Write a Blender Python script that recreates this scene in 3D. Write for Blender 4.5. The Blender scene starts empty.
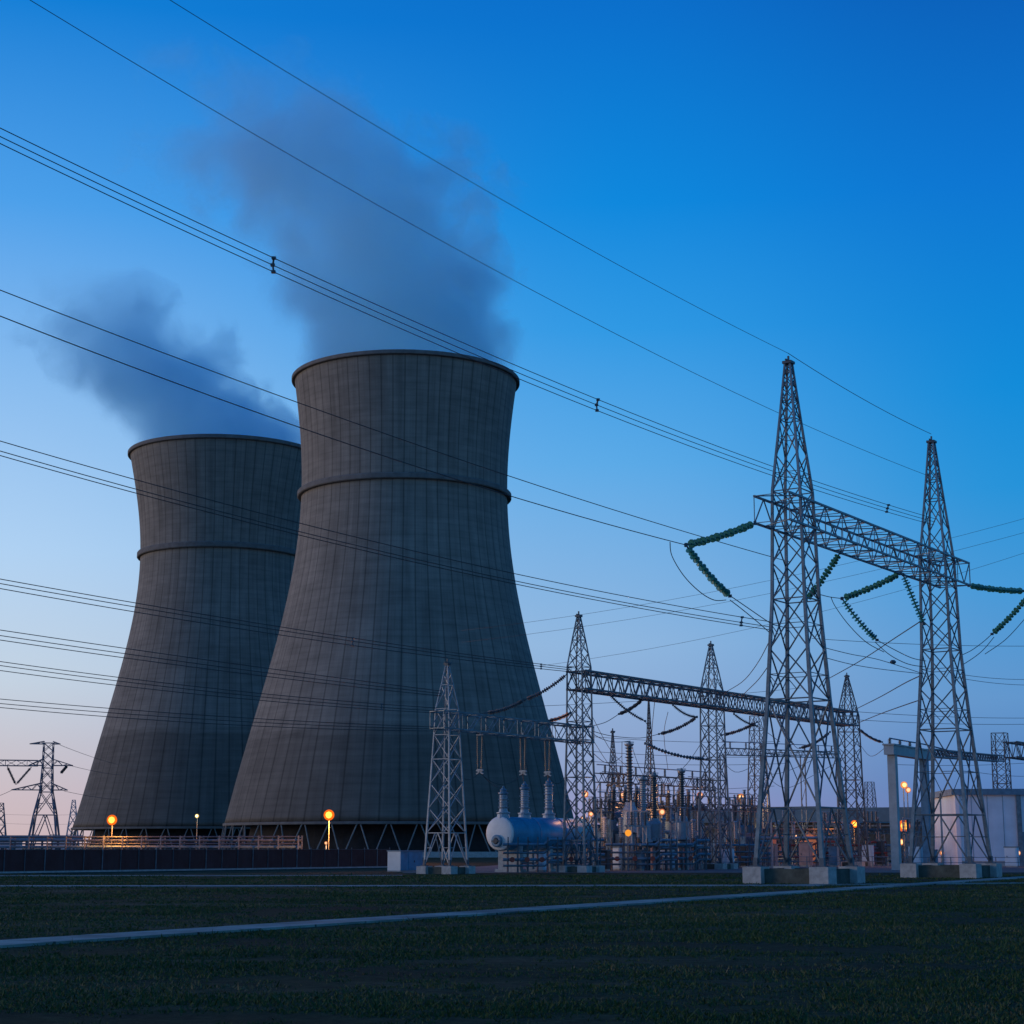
import bpy, bmesh, math, random
import numpy as np
from mathutils import Vector, Matrix
R_ = math.radians
random.seed(7); rng = np.random.default_rng(7)
scene = bpy.context.scene
C = scene.collection

# ------------------------------------------------------------------ camera
F = 1750.0                                    # focal length in pixels of the 1024 frame
PITCH = math.atan(336.0 / F)
CAMZ = 2.0
cd = bpy.data.cameras.new('camera'); cam = bpy.data.objects.new('camera', cd); C.objects.link(cam)
cd.sensor_width = 36; cd.lens = F / 1024 * 36; cd.clip_start = 0.5; cd.clip_end = 20000
cam.location = (0, 0, CAMZ); cam.rotation_euler = (math.pi / 2 + PITCH, 0, 0)
scene.camera = cam

# ------------------------------------------------------------------ dusk sky
def s2l(c):
    return tuple(((v / 255) / 12.92 if v / 255 <= 0.04045 else ((v / 255 + 0.055) / 1.055) ** 2.4) for v in c)
SUN_EL, SUN_AZ = R_(7), math.atan2(-0.985, 0.08)     # afterglow: left, a little behind the camera
w = bpy.data.worlds.new('World'); scene.world = w; w.use_nodes = True
nt = w.node_tree; nt.nodes.clear()
def N(tree, typ, **kw):
    n = tree.nodes.new(typ)
    for k, v in kw.items(): setattr(n, k, v)
    return n
out = N(nt, 'ShaderNodeOutputWorld'); bg = N(nt, 'ShaderNodeBackground'); bg2 = N(nt, 'ShaderNodeBackground')
add = N(nt, 'ShaderNodeAddShader')
tc = N(nt, 'ShaderNodeTexCoord'); sep = N(nt, 'ShaderNodeSeparateXYZ')
nt.links.new(tc.outputs['Generated'], sep.inputs[0])
def elev(py):                                        # sine of the elevation the frame's row stands for
    a = PITCH + math.atan((512 - py) / F); return math.sin(a)
def ramp(stops):
    r = N(nt, 'ShaderNodeValToRGB'); cr = r.color_ramp; cr.interpolation = 'EASE' if False else 'LINEAR'
    els = cr.elements
    while len(els) < len(stops): els.new(0.5)
    for e, (p, c) in zip(els, stops):
        e.position = max(0, min(1, p)); e.color = (*s2l(c), 1)
    nt.links.new(sep.outputs['Z'], r.inputs[0]); return r
rl = ramp([(0, (208, 184, 184)), (elev(800), (206, 190, 196)), (elev(750), (201, 198, 208)), (elev(684), (197, 212, 228)), (elev(560), (176, 210, 244)),
           (elev(394), (136, 188, 240)), (elev(224), (75, 160, 235)), (elev(24), (6, 126, 215)), (0.6, (2, 92, 185)), (1, (4, 66, 145))])
rm = ramp([(0, (158, 146, 186)), (elev(815), (150, 152, 196)), (elev(775), (140, 160, 202)), (elev(644), (142, 182, 224)), (elev(464), (90, 170, 232)),
           (elev(330), (44, 153, 229)), (elev(204), (2, 136, 222)), (elev(14), (0, 112, 205)), (0.6, (0, 82, 175)), (1, (4, 62, 140))])
rr = ramp([(0, (92, 118, 176)), (elev(790), (84, 126, 186)), (elev(704), (95, 150, 206)), (elev(600), (66, 152, 216)), (elev(500), (30, 146, 218)),
           (elev(404), (3, 139, 218)), (elev(204), (0, 117, 210)), (elev(14), (0, 95, 186)), (0.6, (0, 70, 158)), (1, (4, 58, 132))])
at = N(nt, 'ShaderNodeMath', operation='ARCTAN2')
nt.links.new(sep.outputs['X'], at.inputs[0]); nt.links.new(sep.outputs['Y'], at.inputs[1])
def mrange(src, a, b):
    m = N(nt, 'ShaderNodeMapRange'); m.interpolation_type = 'SMOOTHSTEP'
    m.inputs[1].default_value = a; m.inputs[2].default_value = b; nt.links.new(src, m.inputs[0]); return m
f1 = mrange(at.outputs[0], -0.33, 0.08); f2 = mrange(at.outputs[0], 0.04, 0.30)
m1 = N(nt, 'ShaderNodeMixRGB'); m2 = N(nt, 'ShaderNodeMixRGB')
nt.links.new(f1.outputs[0], m1.inputs[0]); nt.links.new(rl.outputs[0], m1.inputs[1]); nt.links.new(rm.outputs[0], m1.inputs[2])
nt.links.new(f2.outputs[0], m2.inputs[0]); nt.links.new(m1.outputs[0], m2.inputs[1]); nt.links.new(rr.outputs[0], m2.inputs[2])
# behind the camera the sky is already deep teal blue
rb = ramp([(0, (120, 152, 196)), (0.10, (112, 172, 222)), (0.25, (66, 156, 222)), (0.5, (20, 110, 188)), (1, (4, 62, 138))])
f3 = mrange(at.outputs[0], -1.75, -2.5); f4 = mrange(at.outputs[0], 0.6, 2.0)
m3 = N(nt, 'ShaderNodeMixRGB'); m4 = N(nt, 'ShaderNodeMixRGB')
nt.links.new(f3.outputs[0], m3.inputs[0]); nt.links.new(m2.outputs[0], m3.inputs[1]); nt.links.new(rb.outputs[0], m3.inputs[2])
nt.links.new(f4.outputs[0], m4.inputs[0]); nt.links.new(m3.outputs[0], m4.inputs[1]); nt.links.new(rb.outputs[0], m4.inputs[2])
nt.links.new(m4.outputs[0], bg.inputs[0]); bg.inputs[1].default_value = 0.985
sky = N(nt, 'ShaderNodeTexSky'); sky.sky_type = 'NISHITA'; sky.sun_disc = False
sky.sun_elevation = R_(1.0); sky.sun_rotation = SUN_AZ; sky.dust_density = 2.0
nt.links.new(sky.outputs[0], bg2.inputs[0]); bg2.inputs[1].default_value = 0.010
nt.links.new(bg.outputs[0], add.inputs[0]); nt.links.new(bg2.outputs[0], add.inputs[1]); nt.links.new(add.outputs[0], out.inputs[0])

sl = bpy.data.lights.new('afterglow_sun', 'SUN'); so = bpy.data.objects.new('afterglow_sun', sl); C.objects.link(so)
sl.energy = 1.0; sl.angle = R_(22); sl.color = (1.0, 0.74, 0.58)
sd = Vector((math.sin(SUN_AZ) * math.cos(SUN_EL), math.cos(SUN_AZ) * math.cos(SUN_EL), math.sin(SUN_EL)))
so.rotation_euler = sd.to_track_quat('Z', 'Y').to_euler()
vs = scene.view_settings
vs.view_transform = 'Standard'; vs.look = 'None'; vs.gamma = 1; vs.use_curve_mapping = False; vs.exposure = 0
cy = scene.cycles
cy.max_bounces = 8; cy.diffuse_bounces = 2; cy.glossy_bounces = 2; cy.volume_bounces = 6; cy.transparent_max_bounces = 8
cy.volume_step_rate = 1.2; cy.volume_max_steps = 128; cy.sample_clamp_indirect = 4

# ------------------------------------------------------------------ helpers
SP, CP = math.sin(PITCH), math.cos(PITCH)
def ray(px, py):
    a, b = (px - 512) / F, (512 - py) / F
    return Vector((a, CP - b * SP, SP + b * CP))
def P(px, py, Y):                                    # the point at depth Y seen on this pixel
    r = ray(px, py); return Vector((0, 0, CAMZ)) + r * (Y / r.y)
def G(px, py):                                       # where this pixel meets the ground
    r = ray(px, py); return Vector((0, 0, CAMZ)) - r * (CAMZ / r.z)
def proj(p):
    d = Vector(p) - Vector((0, 0, CAMZ)); z = d.y * CP + d.z * SP
    return 512 + F * d.x / z, 512 - F * (d.z * CP - d.y * SP) / z
UX, UY = 0.554, 0.8325                               # direction every gantry row runs in
YAW = math.atan2(UY, UX)
U = Vector((UX, UY, 0)); V = Vector((UY, -UX, 0))

class MB:
    def __init__(s): s.v = []; s.f = []
    def add(s, vs, fs):
        o = len(s.v); s.v += [tuple(v) for v in vs]; s.f += [tuple(i + o for i in f) for f in fs]; return s
    def bar(s, a, b, w, w2=None, h=None):
        a, b = Vector(a), Vector(b); d = b - a
        if d.length < 1e-5: return s
        d.normalize(); t = Vector((0, 0, 1)) if abs(d.z) < 0.95 else Vector((1, 0, 0))
        x = d.cross(t).normalized(); y = x.cross(d).normalized()
        if w2 is None: w2 = w
        q = (w2 / w)
        hh = (h or w) / 2; w /= 2
        vs = [a - x*w - y*hh, a + x*w - y*hh, a + x*w + y*hh, a - x*w + y*hh]
        w *= q; hh *= q
        vs += [b - x*w - y*hh, b + x*w - y*hh, b + x*w + y*hh, b - x*w + y*hh]
        return s.add(vs, [(0,1,5,4),(1,2,6,5),(2,3,7,6),(3,0,4,7),(3,2,1,0),(4,5,6,7)])
    def box(s, c, size, ang=0):
        cx, cy_, cz = c; X, Y_, Z = [k / 2 for k in size]; ca, sa = math.cos(ang), math.sin(ang)
        vs = []
        for z in (-Z, Z):
            for x, y in ((-X,-Y_),(X,-Y_),(X,Y_),(-X,Y_)):
                vs.append((cx + x*ca - y*sa, cy_ + x*sa + y*ca, cz + z))
        return s.add(vs, [(3,2,1,0),(4,5,6,7),(0,1,5,4),(1,2,6,5),(2,3,7,6),(3,0,4,7)])
    def tube(s, pts, r, n=6, r2=None):
        pts = [Vector(p) for p in pts]; m = len(pts); vs = []
        for i, p in enumerate(pts):
            d = (pts[min(i+1, m-1)] - pts[max(i-1, 0)]).normalized()
            t = Vector((0,0,1)) if abs(d.z) < 0.95 else Vector((1,0,0))
            x = d.cross(t).normalized(); y = x.cross(d)
            rr_ = r if r2 is None else r + (r2 - r) * i / (m - 1)
            for k in range(n):
                a = 2*math.pi*k/n; vs.append(p + x*math.cos(a)*rr_ + y*math.sin(a)*rr_)
        fs = [(i*n+k, i*n+(k+1)%n, (i+1)*n+(k+1)%n, (i+1)*n+k) for i in range(m-1) for k in range(n)]
        fs += [tuple(range(n-1,-1,-1)), tuple((m-1)*n+k for k in range(n))]
        return s.add(vs, fs)
    def lathe(s, a, b, prof, n=12):                  # prof: (t along a-b, radius)
        a, b = Vector(a), Vector(b); d = (b - a); L = d.length; d.normalize()
        t = Vector((0,0,1)) if abs(d.z) < 0.95 else Vector((1,0,0))
        x = d.cross(t).normalized(); y = x.cross(d); vs = []
        for (u, r) in prof:
            for k in range(n):
                q = 2*math.pi*k/n; vs.append(a + d*(u*L) + x*math.cos(q)*r + y*math.sin(q)*r)
        m = len(prof)
        fs = [(i*n+k, i*n+(k+1)%n, (i+1)*n+(k+1)%n, (i+1)*n+k) for i in range(m-1) for k in range(n)]
        fs += [tuple(range(n-1,-1,-1)), tuple((m-1)*n+k for k in range(n))]
        return s.add(vs, fs)
    def discs(s, a, b, n, r, core, seg=10):          # an insulator's stack of sheds
        prof = [(0, core)]; r0 = r
        for i in range(n):
            r = r0 * (1 + 0.13 * math.sin(i * 2.4 + n))
            t0 = (i + 0.15) / n; t1 = (i + 0.55) / n; t2 = (i + 0.75) / n
            prof += [(t0, core), (t0 + 0.25 / n, r), (t0 + 0.42 / n, r * 0.94), (t0 + 0.44 / n, core)]
        prof.append((1, core))
        return s.lathe(a, b, prof, seg)
    def build(s, name, mat, parent=None, smooth=False):
        me = bpy.data.meshes.new(name); me.from_pydata(s.v, [], s.f); me.update()
        if smooth: me.polygons.foreach_set('use_smooth', [True] * len(me.polygons))
        me.materials.append(mat)
        o = bpy.data.objects.new(name, me); C.objects.link(o)
        if parent is not None: o.parent = parent
        return o

def tag(o, label=None, cat=None, group=None, kind=None):
    if label: o['label'] = label
    if cat: o['category'] = cat
    if group: o['group'] = group
    if kind: o['kind'] = kind
    return o
def thing(name, label, cat, loc=(0,0,0), rz=0, group=None):
    o = bpy.data.objects.new(name, None); C.objects.link(o); o.empty_display_size = 0.3
    o.location = loc; o.rotation_euler = (0, 0, rz); return tag(o, label, cat, group)
def kids(o): return [c for c in o.children]
def dup(o, loc=None, rz=None, label=None, parent=None, scale=None):
    c = o.copy(); C.objects.link(c)
    if parent is not None: c.parent = parent
    if loc is not None: c.location = loc
    if rz is not None: c.rotation_euler = (0, 0, rz)
    if scale is not None: c.scale = scale
    if label: c['label'] = label
    for ch in kids(o): dup(ch, parent=c)
    return c

# ------------------------------------------------------------------ materials
def mat(name, col, rough=0.7, metal=0.0, vary=0.25, scale=2.0, bump=0.0, col2=None, stretch=None, detail=6):
    m = bpy.data.materials.new(name); m.use_nodes = True; t = m.node_tree; b = t.nodes['Principled BSDF']
    b.inputs['Roughness'].default_value = rough; b.inputs['Metallic'].default_value = metal
    c = N(t, 'ShaderNodeTexCoord'); mp = N(t, 'ShaderNodeMapping'); nz = N(t, 'ShaderNodeTexNoise')
    if stretch: mp.inputs['Scale'].default_value = stretch
    t.links.new(c.outputs['Object'], mp.inputs[0]); t.links.new(mp.outputs[0], nz.inputs['Vector'])
    nz.inputs['Scale'].default_value = scale; nz.inputs['Detail'].default_value = detail; nz.inputs['Roughness'].default_value = 0.6
    r = N(t, 'ShaderNodeValToRGB'); r.color_ramp.elements[0].position = 0.3; r.color_ramp.elements[1].position = 0.72
    lo = col2 if col2 else tuple(v * (1 - vary) for v in col)
    hi = col if col2 else tuple(min(1, v * (1 + vary)) for v in col)
    r.color_ramp.elements[0].color = (*lo, 1); r.color_ramp.elements[1].color = (*hi, 1)
    t.links.new(nz.outputs['Fac'], r.inputs[0]); t.links.new(r.outputs[0], b.inputs['Base Color'])
    if bump:
        bp = N(t, 'ShaderNodeBump'); bp.inputs['Strength'].default_value = bump; bp.inputs['Distance'].default_value = 0.05
        t.links.new(nz.outputs['Fac'], bp.inputs['Height']); t.links.new(bp.outputs[0], b.inputs['Normal'])
    return m
def translucent(name, col, tcol, amount):
    m = mat(name, col, 0.9, 0, 0.4, 0.8); t = m.node_tree; b = t.nodes['Principled BSDF']; o = t.nodes['Material Output']
    tr = N(t, 'ShaderNodeBsdfTranslucent'); tr.inputs[0].default_value = (*tcol, 1); mx = N(t, 'ShaderNodeMixShader'); mx.inputs[0].default_value = amount
    t.links.new(b.outputs[0], mx.inputs[1]); t.links.new(tr.outputs[0], mx.inputs[2]); t.links.new(mx.outputs[0], o.inputs['Surface']); return m
def emit(name, col, strength):
    m = bpy.data.materials.new(name); m.use_nodes = True; t = m.node_tree; t.nodes.clear()
    o = N(t, 'ShaderNodeOutputMaterial'); e = N(t, 'ShaderNodeEmission')
    e.inputs[0].default_value = (*col, 1); e.inputs[1].default_value = strength; t.links.new(e.outputs[0], o.inputs[0]); return m
M = dict(
    steel=mat('galvanised_steel', (0.14, 0.18, 0.21), 0.45, 0.3, 0.4, 2.0),
    steel_pale=mat('new_galvanised_steel', (0.27, 0.30, 0.33), 0.45, 0.3, 0.25, 2.0),
    haze_steel=mat('haze_tinted_steel', (0.50, 0.48, 0.52), 0.7, 0, 0.2, 1.0),  # distance haze put into the colour of the farthest pylon
    steel_brace=mat('bracing_steel', (0.085, 0.115, 0.14), 0.45, 0.3, 0.4, 1.5),
    steel_far=mat('far_steel', (0.16, 0.17, 0.20), 0.6, 0.2, 0.3, 1.0),
    steel_dark=mat('weathered_steel', (0.065, 0.085, 0.105), 0.5, 0.2, 0.4, 2.0),
    concrete=mat('footing_concrete', (0.40, 0.39, 0.37), 0.9, 0, 0.25, 3.0, 0.3),
    strut_concrete=mat('strut_concrete', (0.20, 0.20, 0.19), 0.9, 0, 0.25, 1.0),
    dark_concrete=mat('mossy_concrete', (0.075, 0.085, 0.07), 0.95, 0, 0.35, 2.5, 0.3),
    pale_concrete=mat('portal_concrete', (0.42, 0.42, 0.41), 0.85, 0, 0.18, 1.2, 0.2),
    green_glass=mat('green_insulator_glass', (0.04, 0.20, 0.155), 0.2, 0, 0.3, 8),
    dark_ceramic=mat('dark_ceramic', (0.075, 0.09, 0.105), 0.35, 0, 0.3, 6),
    grey_ceramic=mat('grey_ceramic', (0.33, 0.37, 0.42), 0.35, 0, 0.2, 6),
    wire=mat('aged_conductor', (0.05, 0.055, 0.06), 0.6, 0.2, 0.2, 4),
    blue=mat('blue_paint', (0.035, 0.27, 0.44), 0.4, 0, 0.25, 1.2),
    steelblue=mat('blue_grey_paint', (0.12, 0.22, 0.30), 0.5, 0, 0.3, 1.5),
    white=mat('white_paint', (0.66, 0.66, 0.65), 0.55, 0, 0.1, 1.0),
    offwhite=mat('pale_cladding', (0.64, 0.74, 0.82), 0.6, 0, 0.1, 0.5),
    darkgrey=mat('dark_grey_paint', (0.05, 0.055, 0.06), 0.6, 0, 0.3, 2),
    roof=mat('blue_grey_roofing', (0.07, 0.16, 0.22), 0.6, 0, 0.2, 0.7),
    red=mat('oxide_red_paint', (0.34, 0.05, 0.03), 0.55, 0, 0.35, 2),
    orange=mat('rusty_orange_paint', (0.40, 0.14, 0.05), 0.6, 0, 0.35, 2),
    pinkish=mat('faded_salmon_panel', (0.42, 0.26, 0.24), 0.65, 0, 0.25, 1.5),
    screen=translucent('dark_fence_screen', (0.020, 0.022, 0.026), (0.14, 0.07, 0.06), 0.045),
    fill=mat('shade_dark_fill_pack', (0.018, 0.018, 0.02), 0.95, 0, 0.4, 0.5),  # near-black colour stands for the darkness inside the cooling towers
    brass=mat('brown_ceramic', (0.12, 0.095, 0.075), 0.3, 0, 0.3, 6),
)

def concrete_tower_mat(ref_z, n_lines):
    m = bpy.data.materials.new('cooling_tower_concrete'); m.use_nodes = True; t = m.node_tree; b = t.nodes['Principled BSDF']
    L = t.links.new
    b.inputs['Roughness'].default_value = 0.92
    c = N(t, 'ShaderNodeTexCoord'); s = N(t, 'ShaderNodeSeparateXYZ'); L(c.outputs['Object'], s.inputs[0])
    a = N(t, 'ShaderNodeMath', operation='ARCTAN2'); L(s.outputs['Y'], a.inputs[0]); L(s.outputs['X'], a.inputs[1])
    def math_(op, x, y=None, clamp=False):
        n = N(t, 'ShaderNodeMath', operation=op); n.use_clamp = clamp
        for i, q in enumerate((x, y)):
            if q is None: continue
            if isinstance(q, (int, float)): n.inputs[i].default_value = q
            else: L(q, n.inputs[i])
        return n.outputs[0]
    def line(src, k, width, off=0.0):                # thin joint lines: 1 on the line, 0 off it
        x = math_('ADD', math_('MULTIPLY', src, k), off)
        f = math_('FRACT', x); d = math_('ABSOLUTE', math_('SUBTRACT', f, 0.5))
        return math_('SUBTRACT', 1.0, math_('MULTIPLY', d, 1.0 / width), True)
    an = math_('DIVIDE', a.outputs[0], 2 * math.pi)
    rib = line(an, n_lines, 0.085); rib2 = line(an, n_lines * 2, 0.07, 0.5); lift = line(s.outputs['Z'], 1 / 1.5, 0.16)
    # streaks down the meridians and blotchy lifts
    cmb = N(t, 'ShaderNodeCombineXYZ')
    L(math_('MULTIPLY', an, 130.0), cmb.inputs[0]); L(math_('MULTIPLY', s.outputs['Z'], 0.05), cmb.inputs[1])
    st = N(t, 'ShaderNodeTexNoise'); st.inputs['Scale'].default_value = 1.0; st.inputs['Detail'].default_value = 5; L(cmb.outputs[0], st.inputs['Vector'])
    cm2 = N(t, 'ShaderNodeCombineXYZ')
    L(math_('MULTIPLY', an, 22.0), cm2.inputs[0]); L(math_('MULTIPLY', s.outputs['Z'], 0.65), cm2.inputs[1])
    lf = N(t, 'ShaderNodeTexNoise'); lf.inputs['Scale'].default_value = 1.0; lf.inputs['Detail'].default_value = 3; L(cm2.outputs[0], lf.inputs['Vector'])
    bl = N(t, 'ShaderNodeTexNoise'); bl.inputs['Scale'].default_value = 0.045; bl.inputs['Detail'].default_value = 6; L(c.outputs['Object'], bl.inputs['Vector'])
    v = math_('ADD', math_('MULTIPLY', st.outputs['Fac'], 0.75), math_('MULTIPLY', lf.outputs['Fac'], 0.74))
    v = math_('ADD', v, math_('MULTIPLY', bl.outputs['Fac'], 0.50))
    v = math_('ADD', v, 0.0)                         # about 1.0
    cm3 = N(t, 'ShaderNodeCombineXYZ'); L(math_('MULTIPLY', an, 60.0), cm3.inputs[0]); L(math_('MULTIPLY', s.outputs['Z'], 0.016), cm3.inputs[1])
    s3 = N(t, 'ShaderNodeTexNoise'); s3.inputs['Scale'].default_value = 1.0; s3.inputs['Detail'].default_value = 7; s3.inputs['Roughness'].default_value = 0.7; L(cm3.outputs[0], s3.inputs['Vector'])
    stain = N(t, 'ShaderNodeMapRange'); stain.inputs[1].default_value = 0.50; stain.inputs[2].default_value = 0.72; stain.inputs[3].default_value = 1.0; stain.inputs[4].default_value = 0.74; L(s3.outputs['Fac'], stain.inputs[0])
    v = math_('MULTIPLY', v, stain.outputs[0])
    # each cast panel of the slip form has a tone of its own
    pc = N(t, 'ShaderNodeCombineXYZ'); L(math_('FLOOR', math_('ADD', math_('MULTIPLY', an, n_lines), 0.5)), pc.inputs[0]); L(math_('FLOOR', math_('DIVIDE', s.outputs['Z'], 6.0)), pc.inputs[1])
    wn = N(t, 'ShaderNodeTexWhiteNoise'); wn.noise_dimensions = '2D'; L(pc.outputs[0], wn.inputs['Vector'])
    v = math_('MULTIPLY', v, math_('MULTIPLY_ADD', wn.outputs['Value'], 0.16) if False else math_('ADD', math_('MULTIPLY', wn.outputs['Value'], 0.09), 0.955))
    # lower lifts are darker: crisp horizontal change with a ragged edge
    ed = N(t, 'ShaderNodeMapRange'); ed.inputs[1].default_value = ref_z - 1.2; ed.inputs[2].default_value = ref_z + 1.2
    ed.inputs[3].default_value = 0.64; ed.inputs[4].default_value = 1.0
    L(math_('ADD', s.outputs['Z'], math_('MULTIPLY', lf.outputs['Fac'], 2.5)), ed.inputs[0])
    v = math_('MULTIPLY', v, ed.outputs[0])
    v = math_('MULTIPLY', v, math_('SUBTRACT', 1.0, math_('MULTIPLY', rib, 0.50)))
    v = math_('MULTIPLY', v, math_('SUBTRACT', 1.0, math_('MULTIPLY', rib2, 0.15)))
    v = math_('MULTIPLY', v, math_('SUBTRACT', 1.0, math_('MULTIPLY', lift, 0.11)))
    mx = N(t, 'ShaderNodeMixRGB', blend_type='MULTIPLY'); mx.inputs[0].default_value = 1
    mx.inputs[1].default_value = (0.216, 0.190, 0.160, 1); L(v, mx.inputs[2]); L(mx.outputs[0], b.inputs['Base Color'])
    return m

# ------------------------------------------------------------------ ground, roads
def ground_mat():
    m = bpy.data.materials.new('grass_ground'); m.use_nodes = True; t = m.node_tree; b = t.nodes['Principled BSDF']; L = t.links.new
    b.inputs['Roughness'].default_value = 0.95; b.inputs['Specular IOR Level'].default_value = 0.1
    c = N(t, 'ShaderNodeTexCoord')
    n1 = N(t, 'ShaderNodeTexNoise'); n1.inputs['Scale'].default_value = 0.09; n1.inputs['Detail'].default_value = 8; n1.inputs['Roughness'].default_value = 0.65
    mp = N(t, 'ShaderNodeMapping'); mp.inputs['Scale'].default_value = (0.6, 1.6, 1); L(c.outputs['Object'], mp.inputs[0]); L(mp.outputs[0], n1.inputs['Vector'])
    n2 = N(t, 'ShaderNodeTexNoise'); n2.inputs['Scale'].default_value = 3.2; n2.inputs['Detail'].default_value = 8; n2.inputs['Roughness'].default_value = 0.7; L(c.outputs['Object'], n2.inputs['Vector'])
    r = N(t, 'ShaderNodeValToRGB'); e = r.color_ramp.elements
    e[0].position = 0.36; e[0].color = (0.026, 0.028, 0.016, 1); e[1].position = 0.66; e[1].color = (0.075, 0.072, 0.044, 1)
    q = e.new(0.5); q.color = (0.028, 0.042, 0.018, 1)
    L(n1.outputs['Fac'], r.inputs[0])
    r2 = N(t, 'ShaderNodeValToRGB'); r2.color_ramp.elements[0].position = 0.3; r2.color_ramp.elements[1].position = 0.7
    r2.color_ramp.elements[0].color = (0.35, 0.35, 0.35, 1); r2.color_ramp.elements[1].color = (1.5, 1.5, 1.4, 1); L(n2.outputs['Fac'], r2.inputs[0])
    mx = N(t, 'ShaderNodeMixRGB', blend_type='MULTIPLY'); mx.inputs[0].default_value = 1; L(r.outputs[0], mx.inputs[1]); L(r2.outputs[0], mx.inputs[2])
    L(mx.outputs[0], b.inputs['Base Color'])
    bp = N(t, 'ShaderNodeBump'); bp.inputs['Strength'].default_value = 0.8; bp.inputs['Distance'].default_value = 0.12; L(n2.outputs['Fac'], bp.inputs['Height']); L(bp.outputs[0], b.inputs['Normal'])
    return m
g = MB(); g.add([(-4000,-200,0),(4000,-200,0),(4000,9000,0),(-4000,9000,0)], [(0,1,2,3)])
ground = tag(g.build('ground', ground_mat()), kind='structure')
def add_joints(m, d, step):
    t = m.node_tree; b = t.nodes['Principled BSDF']; L = t.links.new; src = b.inputs['Base Color'].links[0].from_socket
    c = N(t, 'ShaderNodeTexCoord'); vm = N(t, 'ShaderNodeVectorMath', operation='DOT_PRODUCT'); vm.inputs[1].default_value = (d[0] / step, d[1] / step, 0); L(c.outputs['Object'], vm.inputs[0])
    fr = N(t, 'ShaderNodeMath', operation='FRACT'); L(vm.outputs['Value'], fr.inputs[0]); lt = N(t, 'ShaderNodeMath', operation='LESS_THAN'); lt.inputs[1].default_value = 0.035; L(fr.outputs[0], lt.inputs[0])
    fl = N(t, 'ShaderNodeMath', operation='FLOOR'); L(vm.outputs['Value'], fl.inputs[0]); wn = N(t, 'ShaderNodeTexWhiteNoise'); wn.noise_dimensions = '1D'; L(fl.outputs[0], wn.inputs['W'])
    k = N(t, 'ShaderNodeMapRange'); k.inputs[3].default_value = 0.68; k.inputs[4].default_value = 1.08; L(wn.outputs['Value'], k.inputs[0])
    nz = N(t, 'ShaderNodeTexNoise'); nz.inputs['Scale'].default_value = 0.35; nz.inputs['Detail'].default_value = 8; L(c.outputs['Object'], nz.inputs['Vector'])
    k2 = N(t, 'ShaderNodeMapRange'); k2.inputs[1].default_value = 0.35; k2.inputs[2].default_value = 0.62; k2.inputs[3].default_value = 0.55; k2.inputs[4].default_value = 1.0; L(nz.outputs['Fac'], k2.inputs[0])
    ml = N(t, 'ShaderNodeMath', operation='MULTIPLY'); L(k.outputs[0], ml.inputs[0]); L(k2.outputs[0], ml.inputs[1])
    sb = N(t, 'ShaderNodeMath', operation='SUBTRACT'); L(ml.outputs[0], sb.inputs[0]); m5 = N(t, 'ShaderNodeMath', operation='MULTIPLY'); m5.inputs[1].default_value = 0.5; L(lt.outputs[0], m5.inputs[0]); L(m5.outputs[0], sb.inputs[1])
    sb.use_clamp = True
    mx = N(t, 'ShaderNodeMixRGB', blend_type='MULTIPLY'); mx.inputs[0].default_value = 1; L(src, mx.inputs[1]); L(sb.outputs[0], mx.inputs[2]); L(mx.outputs[0], b.inputs['Base Color'])
def slab(a, b, width, h, name, m, z0=-0.02):
    a, b = Vector((a[0], a[1], 0)), Vector((b[0], b[1], 0)); d = (b - a).normalized(); nrm = Vector((-d.y, d.x, 0)) * width / 2
    n = max(2, int((b - a).length / 3)); mb = MB()
    vs = []
    for i in range(n + 1):
        p = a.lerp(b, i / n); j = 0.05 * math.sin(i * 1.7) + 0.04 * math.sin(i * 0.61)
        for q, z in ((p - nrm * (1 + j), z0), (p - nrm * (1 + j), h), (p + nrm * (1 - j), h), (p + nrm * (1 - j), z0)): vs.append((q.x, q.y, z))
    fs = []
    for i in range(n):
        o = 4 * i
        for k in range(3): fs.append((o + k, o + k + 4, o + k + 5, o + k + 1))
    mb.add(vs, fs); return tag(mb.build(name, m), kind='structure')
path_m = mat('path_concrete', (0.23, 0.32, 0.28), 0.75, 0, 0.40, 0.9, 0.5, detail=12)
road_m = mat('service_road_surface', (0.26, 0.27, 0.275), 0.95, 0, 0.35, 0.8, 0.3, detail=10)
pa, pb = G(-120, 953.5), G(560, 908.5); pd = (pb - pa).normalized()
add_joints(path_m, pd, 2.4)
slab(pa - pd * 14, pa + pd * 130, 1.5, 0.06, 'path', path_m)
slab((-80, 92.5), (16.5, 96), 1.7, 0.05, 'service_road', road_m)
slab((-80, 126), (-8, 131), 1.6, 0.05, 'fence_track', road_m)
slab((13, 96.5), (70, 116), 1.6, 0.05, 'pylon_track', path_m)
yard = MB(); yard.add([(-9,146,0.004),(-9.2,152,0.004),(3,250,0.004),(110,250,0.004),(60,150,0.004),(14,147,0.004)][::-1], [(0,1,2,3,4,5)])
tag(yard.build('gravel_yard', mat('yard_gravel', (0.10, 0.10, 0.10), 0.95, 0, 0.5, 2.5, 0.5, detail=10)), kind='structure')

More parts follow.
